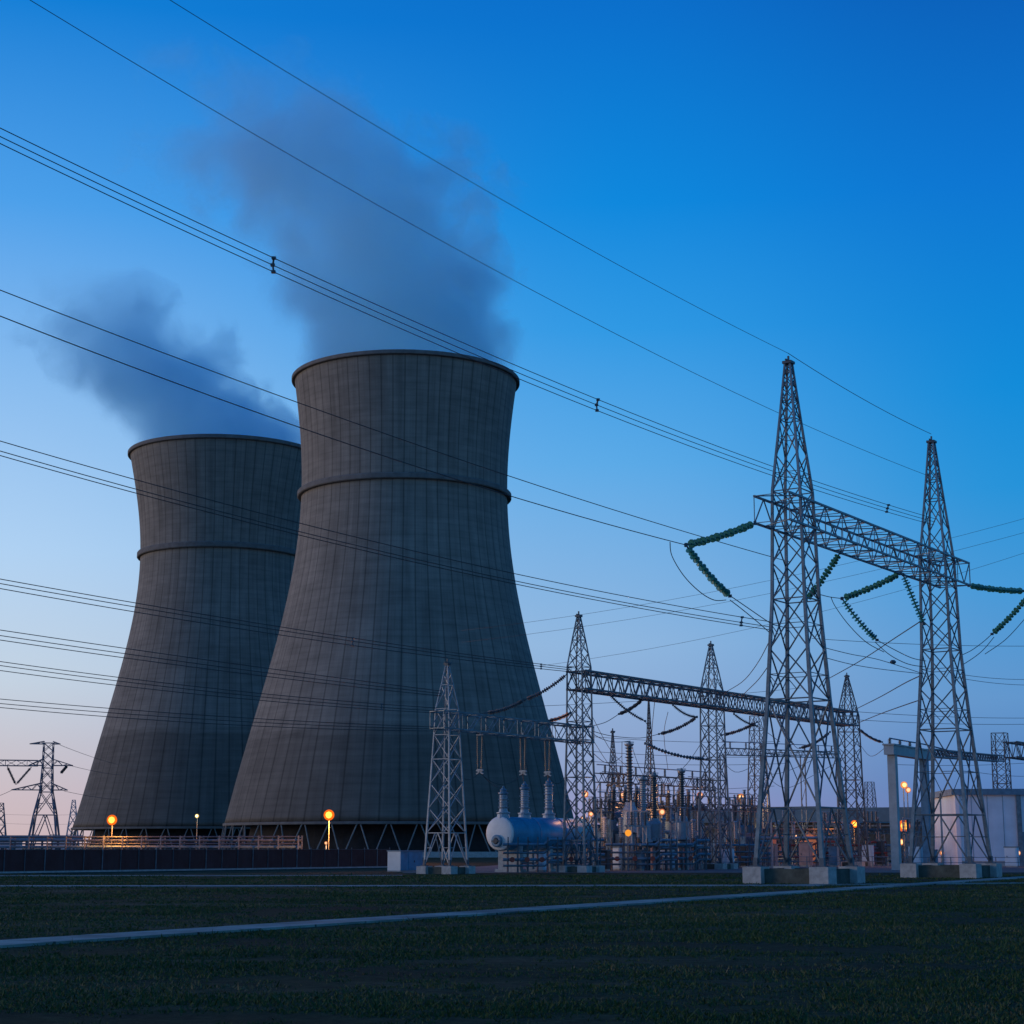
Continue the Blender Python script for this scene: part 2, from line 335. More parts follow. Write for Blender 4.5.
# grass tufts standing on the lawn, thick near the camera
def grass_field():
    n = 420000
    y = 17 + (rng.random(n) ** 1.7) * 118
    x = (rng.random(n) * 2 - 1) * (y * 0.31 + 2.0)
    # clumping by a coarse lattice noise
    def vnoise(x, y, s, seed):
        r = np.random.default_rng(seed).random((256, 256)); xi = np.floor(x / s).astype(int); yi = np.floor(y / s).astype(int)
        fx = x / s - xi; fy = y / s - yi; fx = fx*fx*(3-2*fx); fy = fy*fy*(3-2*fy)
        g_ = lambda a, b: r[a % 256, b % 256]
        return (g_(xi,yi)*(1-fx)+g_(xi+1,yi)*fx)*(1-fy)+(g_(xi,yi+1)*(1-fx)+g_(xi+1,yi+1)*fx)*fy
    dens = 0.55*vnoise(x, y*1.5, 2.6, 1) + 0.45*vnoise(x, y, 0.55, 2)
    d = np.array([pd.x, pd.y]); off = (x - pa.x) * (-d[1]) + (y - pa.y) * d[0]
    road = ((y > 91.6 + (x+80)*0.0363) & (y < 93.4 + (x+80)*0.0363))
    patch = 0.6*vnoise(x, y*1.3, 6.5, 11) + 0.4*vnoise(x, y, 2.1, 12)
    dens = dens + 0.36 * (patch - 0.5)
    keep = (dens > 0.30 + 0.26 * rng.random(n)) & (np.abs(off) > 0.62 + 0.22 * vnoise(x, y, 0.5, 5) + 0.12 * rng.random(n)) & ~road
    x, y, dens = x[keep], y[keep], dens[keep]; n = len(x)
    h = (0.025 + 0.060 * rng.random(n) ** 2 + 0.11 * (rng.random(n) > 0.985)) * (0.5 + 0.9 * dens) * (0.62 + y * 0.004); wd = (0.007 + 0.009 * rng.random(n)) * (0.6 + y * 0.026)
    a = rng.random(n) * 6.283; lean = 1.5 * (rng.random(n)) * h; la = rng.random(n) * 6.283
    vx = np.empty((n, 3, 3), np.float32)
    vx[:,0,0] = x - np.cos(a)*wd; vx[:,0,1] = y - np.sin(a)*wd; vx[:,0,2] = -0.005
    vx[:,1,0] = x + np.cos(a)*wd; vx[:,1,1] = y + np.sin(a)*wd; vx[:,1,2] = -0.005
    vx[:,2,0] = x + np.cos(la)*lean; vx[:,2,1] = y + np.sin(la)*lean; vx[:,2,2] = h
    me = bpy.data.meshes.new('grass'); me.vertices.add(n*3); me.vertices.foreach_set('co', vx.ravel())
    me.loops.add(n*3); me.loops.foreach_set('vertex_index', np.arange(n*3, dtype=np.int32))
    me.polygons.add(n); me.polygons.foreach_set('loop_start', np.arange(0, n*3, 3, dtype=np.int32)); me.polygons.foreach_set('loop_total', np.full(n, 3, np.int32))
    me.update(calc_edges=True)
    m = bpy.data.materials.new('grass_blades'); m.use_nodes = True; t = m.node_tree; b = t.nodes['Principled BSDF']
    b.inputs['Roughness'].default_value = 0.8; b.inputs['Specular IOR Level'].default_value = 0.2
    gi = N(t, 'ShaderNodeNewGeometry'); rp = N(t, 'ShaderNodeValToRGB'); e = rp.color_ramp.elements
    tcg = N(t, 'ShaderNodeTexCoord'); ng = N(t, 'ShaderNodeTexNoise'); ng.inputs['Scale'].default_value = 0.16; ng.inputs['Detail'].default_value = 6
    mpg = N(t, 'ShaderNodeMapping'); mpg.inputs['Scale'].default_value = (0.6, 1.6, 1); t.links.new(tcg.outputs['Object'], mpg.inputs[0]); t.links.new(mpg.outputs[0], ng.inputs['Vector'])
    ad = N(t, 'ShaderNodeMath', operation='MULTIPLY_ADD'); ad.inputs[1].default_value = 0.35; t.links.new(gi.outputs['Random Per Island'], ad.inputs[0]); t.links.new(ng.outputs['Fac'], ad.inputs[2])
    e[0].position = 0.4; e[0].color = (0.023, 0.052, 0.014, 1); e[1].position = 0.98; e[1].color = (0.15, 0.135, 0.072, 1)
    q = e.new(0.66); q.color = (0.036, 0.076, 0.020, 1); q = e.new(0.82); q.color = (0.075, 0.092, 0.036, 1)
    t.links.new(ad.outputs[0], rp.inputs[0]); t.links.new(rp.outputs[0], b.inputs['Base Color'])
    me.materials.append(m); o = bpy.data.objects.new('grass', me); C.objects.link(o)
    return tag(o, 'short dark green lawn grass with dry patches in front of the substation', 'grass', kind='stuff')
grass_field()

# ------------------------------------------------------------------ cooling towers
def cooling_tower(cx_px, cx_y, D, edges, rim_py, ring_py, rim_h, ring_h, base_py, label, band_py, n_lines, n_v):
    c0 = P(cx_px, cx_y, D)
    t = thing('cooling_tower', label, 'cooling tower', (c0.x, D, 0), 0, 'cooling towers of the power station')
    prof = []
    for py, half in edges:
        r = ray(cx_px, py); z = CAMZ + r.z / r.y * D; R = half / F * D / r.y
        prof.append((z, R))
    prof.sort()
    zs = np.array([p[0] for p in prof]); rs = np.array([p[1] for p in prof])
    # smooth hyperboloid-like profile through the measured points
    zz = np.linspace(zs[0], zs[-1], 70); k = np.polyfit(zs, rs, 5); rr2 = np.polyval(k, zz)
    nseg = 192; mb = MB(); ring = []
    th = 0.5
    allp = [(z, r) for z, r in zip(zz, rr2)] + [(zz[-1], rr2[-1] - th)] + [(z, r - th) for z, r in list(zip(zz, rr2))[::-4]]
    vs = [(r*math.cos(2*math.pi*i/nseg), r*math.sin(2*math.pi*i/nseg), z) for z, r in allp for i in range(nseg)]
    m_ = len(allp); fs = [(j*nseg+i, j*nseg+(i+1)%nseg, (j+1)*nseg+(i+1)%nseg, (j+1)*nseg+i) for j in range(m_-1) for i in range(nseg)]
    fs += [((m_-1)*nseg+i, (m_-1)*nseg+(i+1)%nseg, (i+1)%nseg, i) for i in range(nseg)]
    mb.add(vs, fs)
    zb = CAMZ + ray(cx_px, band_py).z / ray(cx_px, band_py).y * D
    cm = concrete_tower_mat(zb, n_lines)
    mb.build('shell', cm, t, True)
    def torus(name, z, r0, hw, hh, m):
        b = MB(); pr = [(r0 - 0.3, z - hh), (r0 + hw*0.8, z - hh), (r0 + hw, z - hh*0.7), (r0 + hw, z + hh*0.7), (r0 + hw*0.8, z + hh), (r0 - 0.3, z + hh)]
        vs = [(r*math.cos(2*math.pi*i/nseg), r*math.sin(2*math.pi*i/nseg), q) for r, q in pr for i in range(nseg)]; n_ = len(pr)
        b.add(vs, [(j*nseg+i, j*nseg+(i+1)%nseg, ((j+1)%n_)*nseg+(i+1)%nseg, ((j+1)%n_)*nseg+i) for j in range(n_) for i in range(nseg)])
        return b.build(name, m, t)
    def zr(py):
        r = ray(cx_px, py); z = CAMZ + r.z / r.y * D; return z, float(np.interp(z, zz, rr2))
    ringm = mat('ring_concrete', (0.15, 0.14, 0.13), 0.9, 0, 0.25, 0.6)
    z, r = zr(rim_py); ztop = zz[-1]; torus('rim_ring', ztop + rim_h*0.1, rr2[-1], 0.75, rim_h, ringm)
    z, r = zr(ring_py); torus('throat_ring', z, r, 1.0, ring_h, ringm)
    zb0, rb0 = zz[0], rr2[0]
    colm = M['strut_concrete']
    torus('base_ring', zb0 - 0.05, rb0, 0.35, 0.3, ringm)
    up = []
    for i in range(n_v):
        a = 2*math.pi*i/n_v; da = math.pi/n_v
        top = Vector((rb0*math.cos(a), rb0*math.sin(a), zb0 - 0.3))
        for s in (-1, 1):
            q = a + s*da*0.86; qt = a + s*da*0.12; rb = rb0 + 1.3
            b = MB(); b.tube([(rb*math.cos(q), rb*math.sin(q), 0.6), (rb0*math.cos(qt), rb0*math.sin(qt), zb0 - 0.3)], 0.15, 8)
            up.append(b.build('support_column', colm, t))
    b = MB(); b.lathe((0,0,0), (0,0,1.2), [(0, rb0+3), (1, rb0+3)], 96); b.build('basin', M['concrete'], t)
    b = MB(); b.lathe((0,0,1.2), (0,0,zb0+4), [(0, rb0-5), (1, rb0-7)], 64); b.build('fill_pack', M['fill'], t)
    return t, ztop, rr2[-1]

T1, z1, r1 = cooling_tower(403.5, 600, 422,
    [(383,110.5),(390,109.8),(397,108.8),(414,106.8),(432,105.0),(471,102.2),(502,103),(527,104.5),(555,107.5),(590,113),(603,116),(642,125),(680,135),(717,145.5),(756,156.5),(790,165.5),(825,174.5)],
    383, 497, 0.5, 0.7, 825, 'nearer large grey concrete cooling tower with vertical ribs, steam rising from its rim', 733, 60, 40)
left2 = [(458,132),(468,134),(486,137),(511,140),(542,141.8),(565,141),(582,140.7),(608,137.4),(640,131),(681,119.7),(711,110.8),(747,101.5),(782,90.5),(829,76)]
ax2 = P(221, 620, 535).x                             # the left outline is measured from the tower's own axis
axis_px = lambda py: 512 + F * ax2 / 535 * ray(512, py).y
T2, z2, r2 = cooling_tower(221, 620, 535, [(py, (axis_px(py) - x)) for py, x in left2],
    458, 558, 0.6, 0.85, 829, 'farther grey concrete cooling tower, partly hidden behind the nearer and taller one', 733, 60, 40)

# ------------------------------------------------------------------ steam
def steam(tower, ztop, pts, H, seed, dens, label, dark):
    # pts: (z above rim, centre x, radius, density)
    o0 = tower.location
    mb = MB(); n = 28
    prof = [(-4.0, pts[0][1], pts[0][2] + 0.0)] + [(p[0], p[1], p[2] * 1.5 + 2.0 if p[0] > 3 else p[2]) for p in pts]
    vs = [(c + r*math.cos(2*math.pi*i/n), r*math.sin(2*math.pi*i/n), z) for z, c, r in prof for i in range(n)]
    m_ = len(prof); fs = [(j*n+i, j*n+(i+1)%n, (j+1)*n+(i+1)%n, (j+1)*n+i) for j in range(m_-1) for i in range(n)]
    fs += [tuple(range(n-1,-1,-1)), tuple((m_-1)*n+i for i in range(n))]
    mb.add(vs, fs)
    m = bpy.data.materials.new('steam'); m.use_nodes = True; t = m.node_tree; t.nodes.clear(); L = t.links.new
    o = N(t, 'ShaderNodeOutputMaterial'); pv = N(t, 'ShaderNodeVolumePrincipled'); L(pv.outputs[0], o.inputs['Volume'])
    pv.inputs['Color'].default_value = dark; pv.inputs['Anisotropy'].default_value = 0.72
    c = N(t, 'ShaderNodeTexCoord'); s = N(t, 'ShaderNodeSeparateXYZ'); L(c.outputs['Object'], s.inputs[0])
    def m_op(op, x, y=None, z=None, clamp=False):
        q = N(t, 'ShaderNodeMath', operation=op); q.use_clamp = clamp
        for i, k in enumerate((x, y, z)):
            if k is None: continue
            if isinstance(k, (int, float)): q.inputs[i].default_value = k
            else: L(k, q.inputs[i])
        return q.outputs[0]
    tt = m_op('DIVIDE', s.outputs['Z'], H, clamp=True)
    def curve(idx, lo, hi):
        fc = N(t, 'ShaderNodeFloatCurve'); cv = fc.mapping.curves[0]; P_ = sorted((max(0, p[0]) / H, (p[idx] - lo) / (hi - lo)) for p in pts)
        while len(cv.points) < len(P_): cv.points.new(0.5, 0.5)
        for q, (a, b) in zip(cv.points, P_): q.location = (a, b)
        fc.mapping.use_clip = False; fc.mapping.update(); L(tt, fc.inputs['Value'])
        return m_op('MULTIPLY_ADD', fc.outputs[0], hi - lo, lo)
    # turbulence bends the column before its outline is measured
    n0 = N(t, 'ShaderNodeTexNoise'); n0.inputs['Scale'].default_value = 0.030; n0.inputs['Detail'].default_value = 2
    mp = N(t, 'ShaderNodeMapping'); mp.inputs['Location'].default_value = (seed * 31, seed * 17, seed * 7); L(c.outputs['Object'], mp.inputs[0]); L(mp.outputs[0], n0.inputs['Vector'])
    n1 = N(t, 'ShaderNodeTexNoise'); n1.inputs['Scale'].default_value = 0.060; n1.inputs['Detail'].default_value = 7; n1.inputs['Roughness'].default_value = 0.60; n1.inputs['Distortion'].default_value = 0.6
    L(mp.outputs[0], n1.inputs['Vector'])
    cx = curve(1, -60, 10); rad = curve(2, 0, 60); amp = curve(3, 0, 1)
    dx = m_op('SUBTRACT', s.outputs['X'], cx); r = m_op('SQRT', m_op('ADD', m_op('MULTIPLY', dx, dx), m_op('MULTIPLY', s.outputs['Y'], s.outputs['Y'])))
    d = m_op('SUBTRACT', 1.0, m_op('DIVIDE', r, rad))
    rag = m_op('POWER', m_op('MAXIMUM', tt, 0.001), 0.6)
    wob = m_op('MULTIPLY', m_op('SUBTRACT', n1.outputs['Fac'], 0.5), m_op('MULTIPLY_ADD', rag, 3.0, 0.0))
    wob2 = m_op('MULTIPLY', m_op('SUBTRACT', n0.outputs['Fac'], 0.5), m_op('MULTIPLY', tt, 2.2))
    d = m_op('ADD', m_op('ADD', d, wob), wob2)
    # billows stay crisp on the right, thin into ragged veils on the left
    mr = N(t, 'ShaderNodeMapRange'); mr.interpolation_type = 'SMOOTHSTEP'; mr.inputs[1].default_value = 0.0; L(d, mr.inputs[0])
    soft = m_op('ADD', m_op('MULTIPLY', rag, m_op('MULTIPLY_ADD', m_op('DIVIDE', dx, rad), -0.34, 0.50)), 0.12); L(m_op('MAXIMUM', soft, 0.08), mr.inputs[2])
    tex = m_op('MULTIPLY_ADD', n1.outputs['Fac'], 2.2, -0.15, clamp=False)
    L(m_op('MULTIPLY', m_op('MULTIPLY', m_op('MULTIPLY', mr.outputs[0], m_op('MAXIMUM', tex, 0.1)), amp), dens), pv.inputs['Density'])
    ob = mb.build('steam_plume', m); ob.location = (o0.x, o0.y, ztop)
    return tag(ob, label, 'steam', kind='stuff')
steam(T1, z1, [(0,0,r1-0.6,1.0),(9,-1.6,r1-0.2,0.95),(20,-5,30.5,0.88),(33,-9,33,0.80),(46,-17,36,0.66),(57,-28,38,0.5),(67,-37,34,0.28),(79,-46,27,0.0)], 79, 3, 0.090,
      'tall blue grey steam plume drifting left from the nearer cooling tower', (0.64, 0.92, 1.0, 1))
steam(T2, z2, [(0,0,r2-0.6,1.0),(8,-3.5,r2,0.95),(17,-13.5,29,0.9),(28,-25,31,0.8),(37,-34,30,0.65),(46,-40,26,0.45),(54,-45,20,0.18),(63,-48,12,0.0)], 63, 8, 0.082,
      'smaller darker steam plume drifting left from the farther cooling tower', (0.52, 0.87, 1.0, 1))

# ------------------------------------------------------------------ lattice structures
def lattice_tower(label, px, py_base, Y, prof, leg=0.2, br=0.09, factor=1.0, group=None, footing=None, m=None, name='lattice_tower', z0=0.0, kbase=True, legm=None, peak=True, cat='lattice tower', yaw=YAW):
    """prof: (frame row, half width in metres) from the top down to the base"""
    m = m or M['steel']; legm = legm or m
    c = P(px, py_base, Y)
    t = thing(name, label, cat, (c.x, Y, 0), yaw, group)
    pz = []
    for py, s in prof:
        r = ray(px, py); pz.append((CAMZ + r.z / r.y * Y, s))
    pz.sort(); zs = [p[0] for p in pz]; ss = [p[1] for p in pz]
    zs[0] = z0
    W = lambda z: float(np.interp(z, zs, ss))
    ztop = zs[-1]
    # panel levels; the breaks of the profile are levels too
    lv = [z0]; brk = zs[1:]
    while lv[-1] < ztop - 0.05:
        z = lv[-1]; nx = z + max(0.55, 2 * W(z) * factor)
        nb = min((b for b in brk if b > z + 0.05), default=ztop)
        k = max(1, round((nb - z) / (nx - z))); lv.append(z + (nb - z) / k)
    lv[-1] = ztop
    corner = [(1,1),(1,-1),(-1,-1),(-1,1)]
    pt = lambda k, z: Vector((corner[k%4][0]*W(z), corner[k%4][1]*W(z), z))
    for k in range(4):
        b = MB()
        for i in range(len(zs) - 1):
            f = 1 - 0.55 * (zs[i] - z0) / (ztop - z0); f2 = 1 - 0.55 * (zs[i+1] - z0) / (ztop - z0)
            b.bar(pt(k, zs[i]), pt(k, zs[i+1]), leg * f, leg * f2)
        b.build('leg', legm, t)
        b = MB()
        for i in range(len(lv) - 1):
            a0, a1, c0, c1 = pt(k, lv[i]), pt(k+1, lv[i]), pt(k, lv[i+1]), pt(k+1, lv[i+1])
            nrm = (a1 - a0).cross(Vector((0,0,1))).normalized() * br * 0.45
            q = br * (1 - 0.4 * (lv[i] - z0) / (ztop - z0))
            if i == 0 and kbase:
                mid = (c0 + c1) / 2; b.bar(a0, mid, q); b.bar(a1, mid, q); b.bar(c0, c1, q)
                for (p0, p1) in ((a0, c0), (a1, c1)):
                    b.bar(p0.lerp(p1, 0.55), p0.lerp(mid, 0.55), q * 0.7); 
            else:
                b.bar(a0 + nrm, c1 + nrm, q); b.bar(a1 - nrm, c0 - nrm, q)
                if i % 3 == 0 or lv[i+1] in zs: b.bar(c0, c1, q)
                if lv[i+1] - lv[i] > 2.2:
                    for (p0, p1, x0, x1) in ((a0, c0, a0, c1), (a1, c1, a1, c0)):
                        b.bar(p0.lerp(p1, 0.5), x0.lerp(x1, 0.26), q * 0.6); b.bar(p0.lerp(p1, 0.5), x1.lerp(x0, 0.0).lerp(p1, 1.0).lerp(x0.lerp(x1, 0.74), 1.0) if False else x0.lerp(x1, 0.5), q * 0.6)
        b.build('bracing', m, t)
    if peak:
        b = MB(); s = W(ztop); b.box((0,0,ztop + 0.08), (s*2+0.25, s*2+0.25, 0.16)); b.bar((0,0,ztop+0.16), (0,0,ztop+0.5), 0.1); b.bar((-s-0.25,0,ztop+0.2),(s+0.45,0,ztop+0.2),0.09); b.build('peak_cap', M['steel_dark'], t)
    if footing:
        L_, w_, h_ = footing
        s0 = ss[0]
        for q, r_ in corner:
            b = MB(); b.box((q * s0, r_ * s0, h_ / 2 - 0.1), (L_, w_, h_ + 0.2)); f_ = b.build('footing', M['concrete'], t)
            b = MB(); b.box((q * s0, r_ * s0, h_ + 0.03), (w_ * 0.5, w_ * 0.5, 0.06)); b.bar((q*s0, r_*s0, h_+0.05), (q*s0*0.99, r_*s0*0.99, h_+0.5), leg * 1.15); b.build('base_plate', M['steel_dark'], f_)
        gap = 2 * s0 - L_
        for r_ in (-1, 1):
            b = MB(); b.box((0, r_ * s0, h_ * 0.44), (gap, 0.22, h_ * 0.88)); b.build('tie_wall', M['dark_concrete'], t)
            b = MB(); b.box((r_ * s0, 0, h_ * 0.44), (0.22, gap, h_ * 0.88)); b.build('tie_wall', M['dark_concrete'], t)
    return t

def gantry_beam(label, A, B, zlo, zhi, hw, chord=0.14, br=0.07, group=None, panel=1.3, m=None):
    m = m or M['steel']
    A, B = Vector(A), Vector(B); d = B - A; Lg = math.hypot(d.x, d.y); dz = d.z
    t = thing('gantry_beam', label, 'gantry beam', (A.x, A.y, A.z), math.atan2(d.y, d.x), group)
    n = max(3, round(Lg / panel)); h = zhi - zlo
    pt = lambda i, a, z: Vector((Lg * i / n, a * hw, zlo + (z * h) + dz * i / n))
    cs = [(-1,0),(1,0),(1,1),(-1,1)]
    for a, z in cs:
        b = MB(); b.bar(pt(0,a,z), pt(n,a,z), chord); b.build('chord', m, t)
    for k in range(4):
        b = MB(); (a0, z0), (a1, z1) = cs[k], cs[(k+1)%4]
        for i in range(n):
            if i % 2 == 0: b.bar(pt(i,a0,z0), pt(i+1,a1,z1), br)
            else: b.bar(pt(i,a1,z1), pt(i+1,a0,z0), br)
            if i % 2 == 0: b.bar(pt(i,a0,z0), pt(i,a1,z1), br * 0.7)
        b.bar(pt(n,a0,z0), pt(n,a1,z1), br)
        b.build('bracing', m, t)
    return t

# front portal: two tall pylons and the box beam through them
PX1, Y1, PX2, Y2 = 804, 103.0, 951, 123.5
profA = [(364,0.17),(420,0.48),(492,0.90),(600,1.04),(700,1.36),(808,1.82),(867,2.06)]
lattice_tower('tallest steel lattice pylon, left of the two in the front portal', PX1, 866, Y1, profA, 0.24, 0.082, 1.22,
              'lattice towers of the substation', (1.15, 1.15, 0.95), z0=0.95, m=M['steel_brace'], legm=M['steel'])
profB = [(443,0.17),(500,0.53),(560,0.92),(650,1.04),(730,1.40),(815,1.86),(862,2.10)]
lattice_tower('tall steel lattice pylon at the right end of the front portal, before the white building', PX2, 862, Y2, profB, 0.24, 0.082, 1.22,
              'lattice towers of the substation', (1.15, 1.15, 0.95), z0=0.95, m=M['steel_brace'], legm=M['steel'])
c1 = P(PX1, 866, Y1); c2 = P(PX2, 862, Y2)
c1.z = c2.z = 0
u12 = (c2 - c1).normalized()
zt1 = P(760, 490.5, 99.5).z; zb1 = P(760, 518, 99.5).z
A_ = c1 - u12 * 3.0; B_ = c2 + u12 * 3.6
gantry_beam('long steel lattice beam joining the two tallest front pylons', A_, B_, zb1, zt1, 1.12, 0.12, 0.06, 'steel gantry beams', 1.3)
def onbeam(s, side, z=None):                          # a point under the front beam, s metres past the left pylon
    return c1 + u12 * s + Vector((u12.y, -u12.x, 0)) * side + Vector((0, 0, zb1 if z is None else z))
def beam_s(px, side):                                 # where along the beam this column of the photograph is
    lo, hi = -4.0, 40.0
    for _ in range(40):
        m_ = (lo + hi) / 2
        if proj(onbeam(m_, side))[0] < px: lo = m_
        else: hi = m_
    return (lo + hi) / 2

# second portal row
mid_g = 'lattice towers of the substation'
lattice_tower('slim lattice tower right of the blue tank, carrying both middle beams', 580.5, 866, 150, [(617,0.12),(640,0.42),(667,0.74),(740,0.80),(866,1.04)], 0.17, 0.075, 0.95, mid_g, (0.9, 0.9, 0.55), z0=0.55, m=M['steel_brace'], legm=M['steel'])
lattice_tower('slim lattice tower under the middle of the long second beam', 715.5, 864, 172, [(646,0.12),(668,0.48),(692,0.84),(760,0.90),(865,1.15)], 0.18, 0.08, 0.95, mid_g, (0.9, 0.9, 0.55), z0=0.55, m=M['steel_brace'], legm=M['steel'])
lattice_tower('slim lattice tower at the far right end of the long second beam', 853.5, 860, 201, [(677,0.12),(695,0.5),(716,0.92),(780,1.0),(862,1.25)], 0.19, 0.085, 0.95, mid_g, (0.9, 0.9, 0.5), z0=0.5, m=M['steel_dark'])
lattice_tower('pale low lattice tower left of the blue tank before the big cooling tower', 446, 866, 141, [(665,0.10),(685,0.34),(709,0.66),(735,0.74),(866,1.22)], 0.15, 0.065, 1.0, mid_g, (0.9, 0.9, 0.6), z0=0.6, m=M['steel_pale'])
a = P(576, 671, 149.0); b_ = P(850, 712.5, 200.8); zb = P(576, 689, 149.0).z - a.z
gantry_beam('long dark lattice beam of the second row of towers', (a.x, a.y, 0), (b_.x, b_.y, b_.z - a.z), a.z + zb, a.z, 0.92, 0.17, 0.08, 'steel gantry beams', 1.0, M['steel_dark'])
a = P(437, 711, 139.5); b_ = P(587, 727.5, 151.8); zb = P(437, 728, 139.5).z - a.z
gantry_beam('short lattice beam over the blue tank', (a.x, a.y, 0), (b_.x, b_.y, b_.z - a.z), a.z + zb, a.z, 0.80, 0.12, 0.06, 'steel gantry beams', 1.0)

# towers farther back
far_g = 'distant lattice towers'
lattice_tower('thin pointed lattice mast behind the switchyard bushings', 614, 860, 190, [(733,0.06),(770,0.30),(800,0.62),(860,0.8)], 0.11, 0.055, 1.0, far_g, m=M['steel_dark'])
lattice_tower('thin tapered lattice mast under the second beam near the transformers', 651, 860, 186, [(700,0.05),(745,0.22),(790,0.55),(860,0.72)], 0.11, 0.055, 1.0, far_g, m=M['steel_dark'])
lattice_tower('lattice tower half hidden behind the legs of the tallest pylon', 760, 856, 245, [(716,0.7),(760,0.9),(808,1.15),(858,1.5)], 0.20, 0.085, 1.0, far_g, m=M['steel_dark'], peak=False)
lattice_tower('square topped lattice tower rising behind the white building', 1005.5, 850, 235, [(733,0.85),(750,0.9),(795,0.92),(856,0.95)], 0.2, 0.09, 0.85, far_g, m=M['steel_dark'], peak=False)
lattice_tower('short lattice mast beyond the shed between the two tall pylons', 872, 850, 300, [(782,0.6),(800,0.75),(856,1.0)], 0.18, 0.08, 0.9, far_g, m=M['steel_dark'], peak=False)
a = P(1010, 742, 235); b_ = P(1110, 757, 262); zb = P(1010, 757, 235).z - a.z
gantry_beam('dark lattice beam leaving the tower behind the white building', (a.x, a.y, 0), (b_.x, b_.y, b_.z - a.z), a.z + zb, a.z, 0.9, 0.2, 0.09, 'steel gantry beams', 1.3, M['steel_dark'])

# far left line pylon with cross arms
YP = 330.0
lp = lattice_tower('dark line pylon with cross arms standing left of the farther cooling tower', 43.5, 850, YP, [(743,0.85),(768,0.9),(792,1.1),(815,1.9),(855,3.0)], 0.30, 0.14, 0.95, None, m=M['steel_far'], peak=False, name='transmission_pylon', cat='pylon', yaw=0.12)
lx = lp.location.x
zz_ = lambda py: P(43.5, py, YP).z
kx = YP / F * 1.02
def arm(py0, py1, x0, x1, hw=0.7):
    b = MB(); zt, zl = zz_(py0), zz_(py1)
    for s in (-1, 1):
        for (xe) in (x0, x1):
            n = max(2, int(abs(xe) / 1.6)); sx = math.copysign(0.8, xe)
            p_t = lambda q: Vector((sx + (xe - sx) * q, s * hw * (1 - q * 0.8), zt + (zl - zt) * q)); p_b = lambda q: Vector((sx + (xe - sx) * q, s * hw * (1 - q * 0.8), zl))
            b.bar(p_t(0), p_t(1), 0.16); b.bar(p_b(0), p_b(1), 0.16)
            for i in range(n): b.bar(p_b(i/n), p_t((i+0.5)/n), 0.09); b.bar(p_t((i+0.5)/n), p_b((i+1)/n), 0.09)
    return b.build('cross_arm', M['steel_far'], lp)
arm(741.5, 744, -18*kx, 11*kx, 0.5); arm(759, 765.5, -18*kx, 24*kx); arm(783, 790, -33*kx, 20*kx)
a = P(-60, 760.5, 326); b_ = P(38, 760.5, YP); 
gantry_beam('dark lattice beam running left from the line pylon', (a.x, a.y, 0), (b_.x, b_.y, 0), zz_(766), zz_(760.5), 0.6, 0.16, 0.09, 'steel gantry beams', 1.9, M['steel_far'])
lattice_tower('small faint lattice pylon on the horizon beside the farther cooling tower', 71.5, 851, 620, [(800,0.5),(815,1.1),(852,2.6)], 0.4, 0.2, 1.0, far_g, m=M['haze_steel'], peak=False, name='transmission_pylon', cat='pylon', yaw=0.3)
lattice_tower('small dark lattice pylon cut by the left edge of view', -1, 851, 480, [(803,0.5),(825,1.2),(852,2.2)], 0.35, 0.18, 1.0, far_g, m=M['steel_far'], peak=False, name='transmission_pylon', cat='pylon', yaw=0.2)

# ------------------------------------------------------------------ insulator strings
def string(label, a, b, n, r, m, group, sag=0.0, core=0.05, ends=True, name='insulator_string', wob=0):
    a, b = Vector(a), Vector(b)
    t = thing(name, label, 'insulator', tuple(a), 0, group)
    d = b - a; L = d.length
    n_s = 5; pts = [d * (i / n_s) - Vector((0, 0, 4 * sag * (i / n_s) * (1 - i / n_s))) for i in range(n_s + 1)]
    f0 = 0.06
    mb = MB()
    per = max(2, n // n_s)
    for i in range(n_s):
        p, q = pts[i], pts[i+1]
        if i == 0: p = p.lerp(q, 0.25)
        if i == n_s - 1: q = p.lerp(q, 0.75)
        mb.discs(p, q, per, r, core, 9)
    mb.build('disc_stack', m, t)
    if ends:
        k = MB(); k.bar(pts[0], pts[0].lerp(pts[1], 0.27), 0.07); k.box(tuple(pts[0]), (0.16, 0.16, 0.22)); k.build('end_fitting', M['steel_dark'], t)
        k = MB(); k.bar(pts[-1].lerp(pts[-2], 0.27), pts[-1], 0.07); k.box(tuple(pts[-1]), (0.2, 0.2, 0.16)); k.build('end_fitting', M['steel_dark'], t)
    return t
GG = 'green glass insulator strings on the front portal'
def gs(label, px0, side, px1, py1, dY, sag):
    s = beam_s(px0, side); a = onbeam(s, side); b = P(px1, py1, a.y + dY)
    return a, b, string(label, a, b, 15, 0.235, M['green_glass'], GG, sag)
a1 = onbeam(-3.0, -1.1, zb1); y1k = P(686, 545, 96.0)
string('green glass insulator string reaching left from the near end of the front beam', a1, y1k, 15, 0.235, M['green_glass'], GG, 0.12)
e2 = P(730, 596, 99.5); string('green glass insulator string sloping down right from the leftmost line clamp', y1k, e2, 16, 0.225, M['green_glass'], GG, 0.22)
_, e3, _ = gs('short green glass insulator string slanting down beside the tallest pylon', 840, -1.1, 806, 600, -1.0, 0.12)
a4, y4, _ = gs('green glass insulator string reaching left under the middle of the front beam', 900, -1.1, 842, 598.5, -2.5, 0.12)
e5 = P(877, 640, a4.y - 1.5); string('green glass insulator string sloping down right from the clamp between the tall pylons', y4, e5, 16, 0.225, M['green_glass'], GG, 0.2)
_, e6, _ = gs('green glass insulator string hanging down toward the right front pylon', 903, -1.1, 924, 624, 1.0, 0.05)
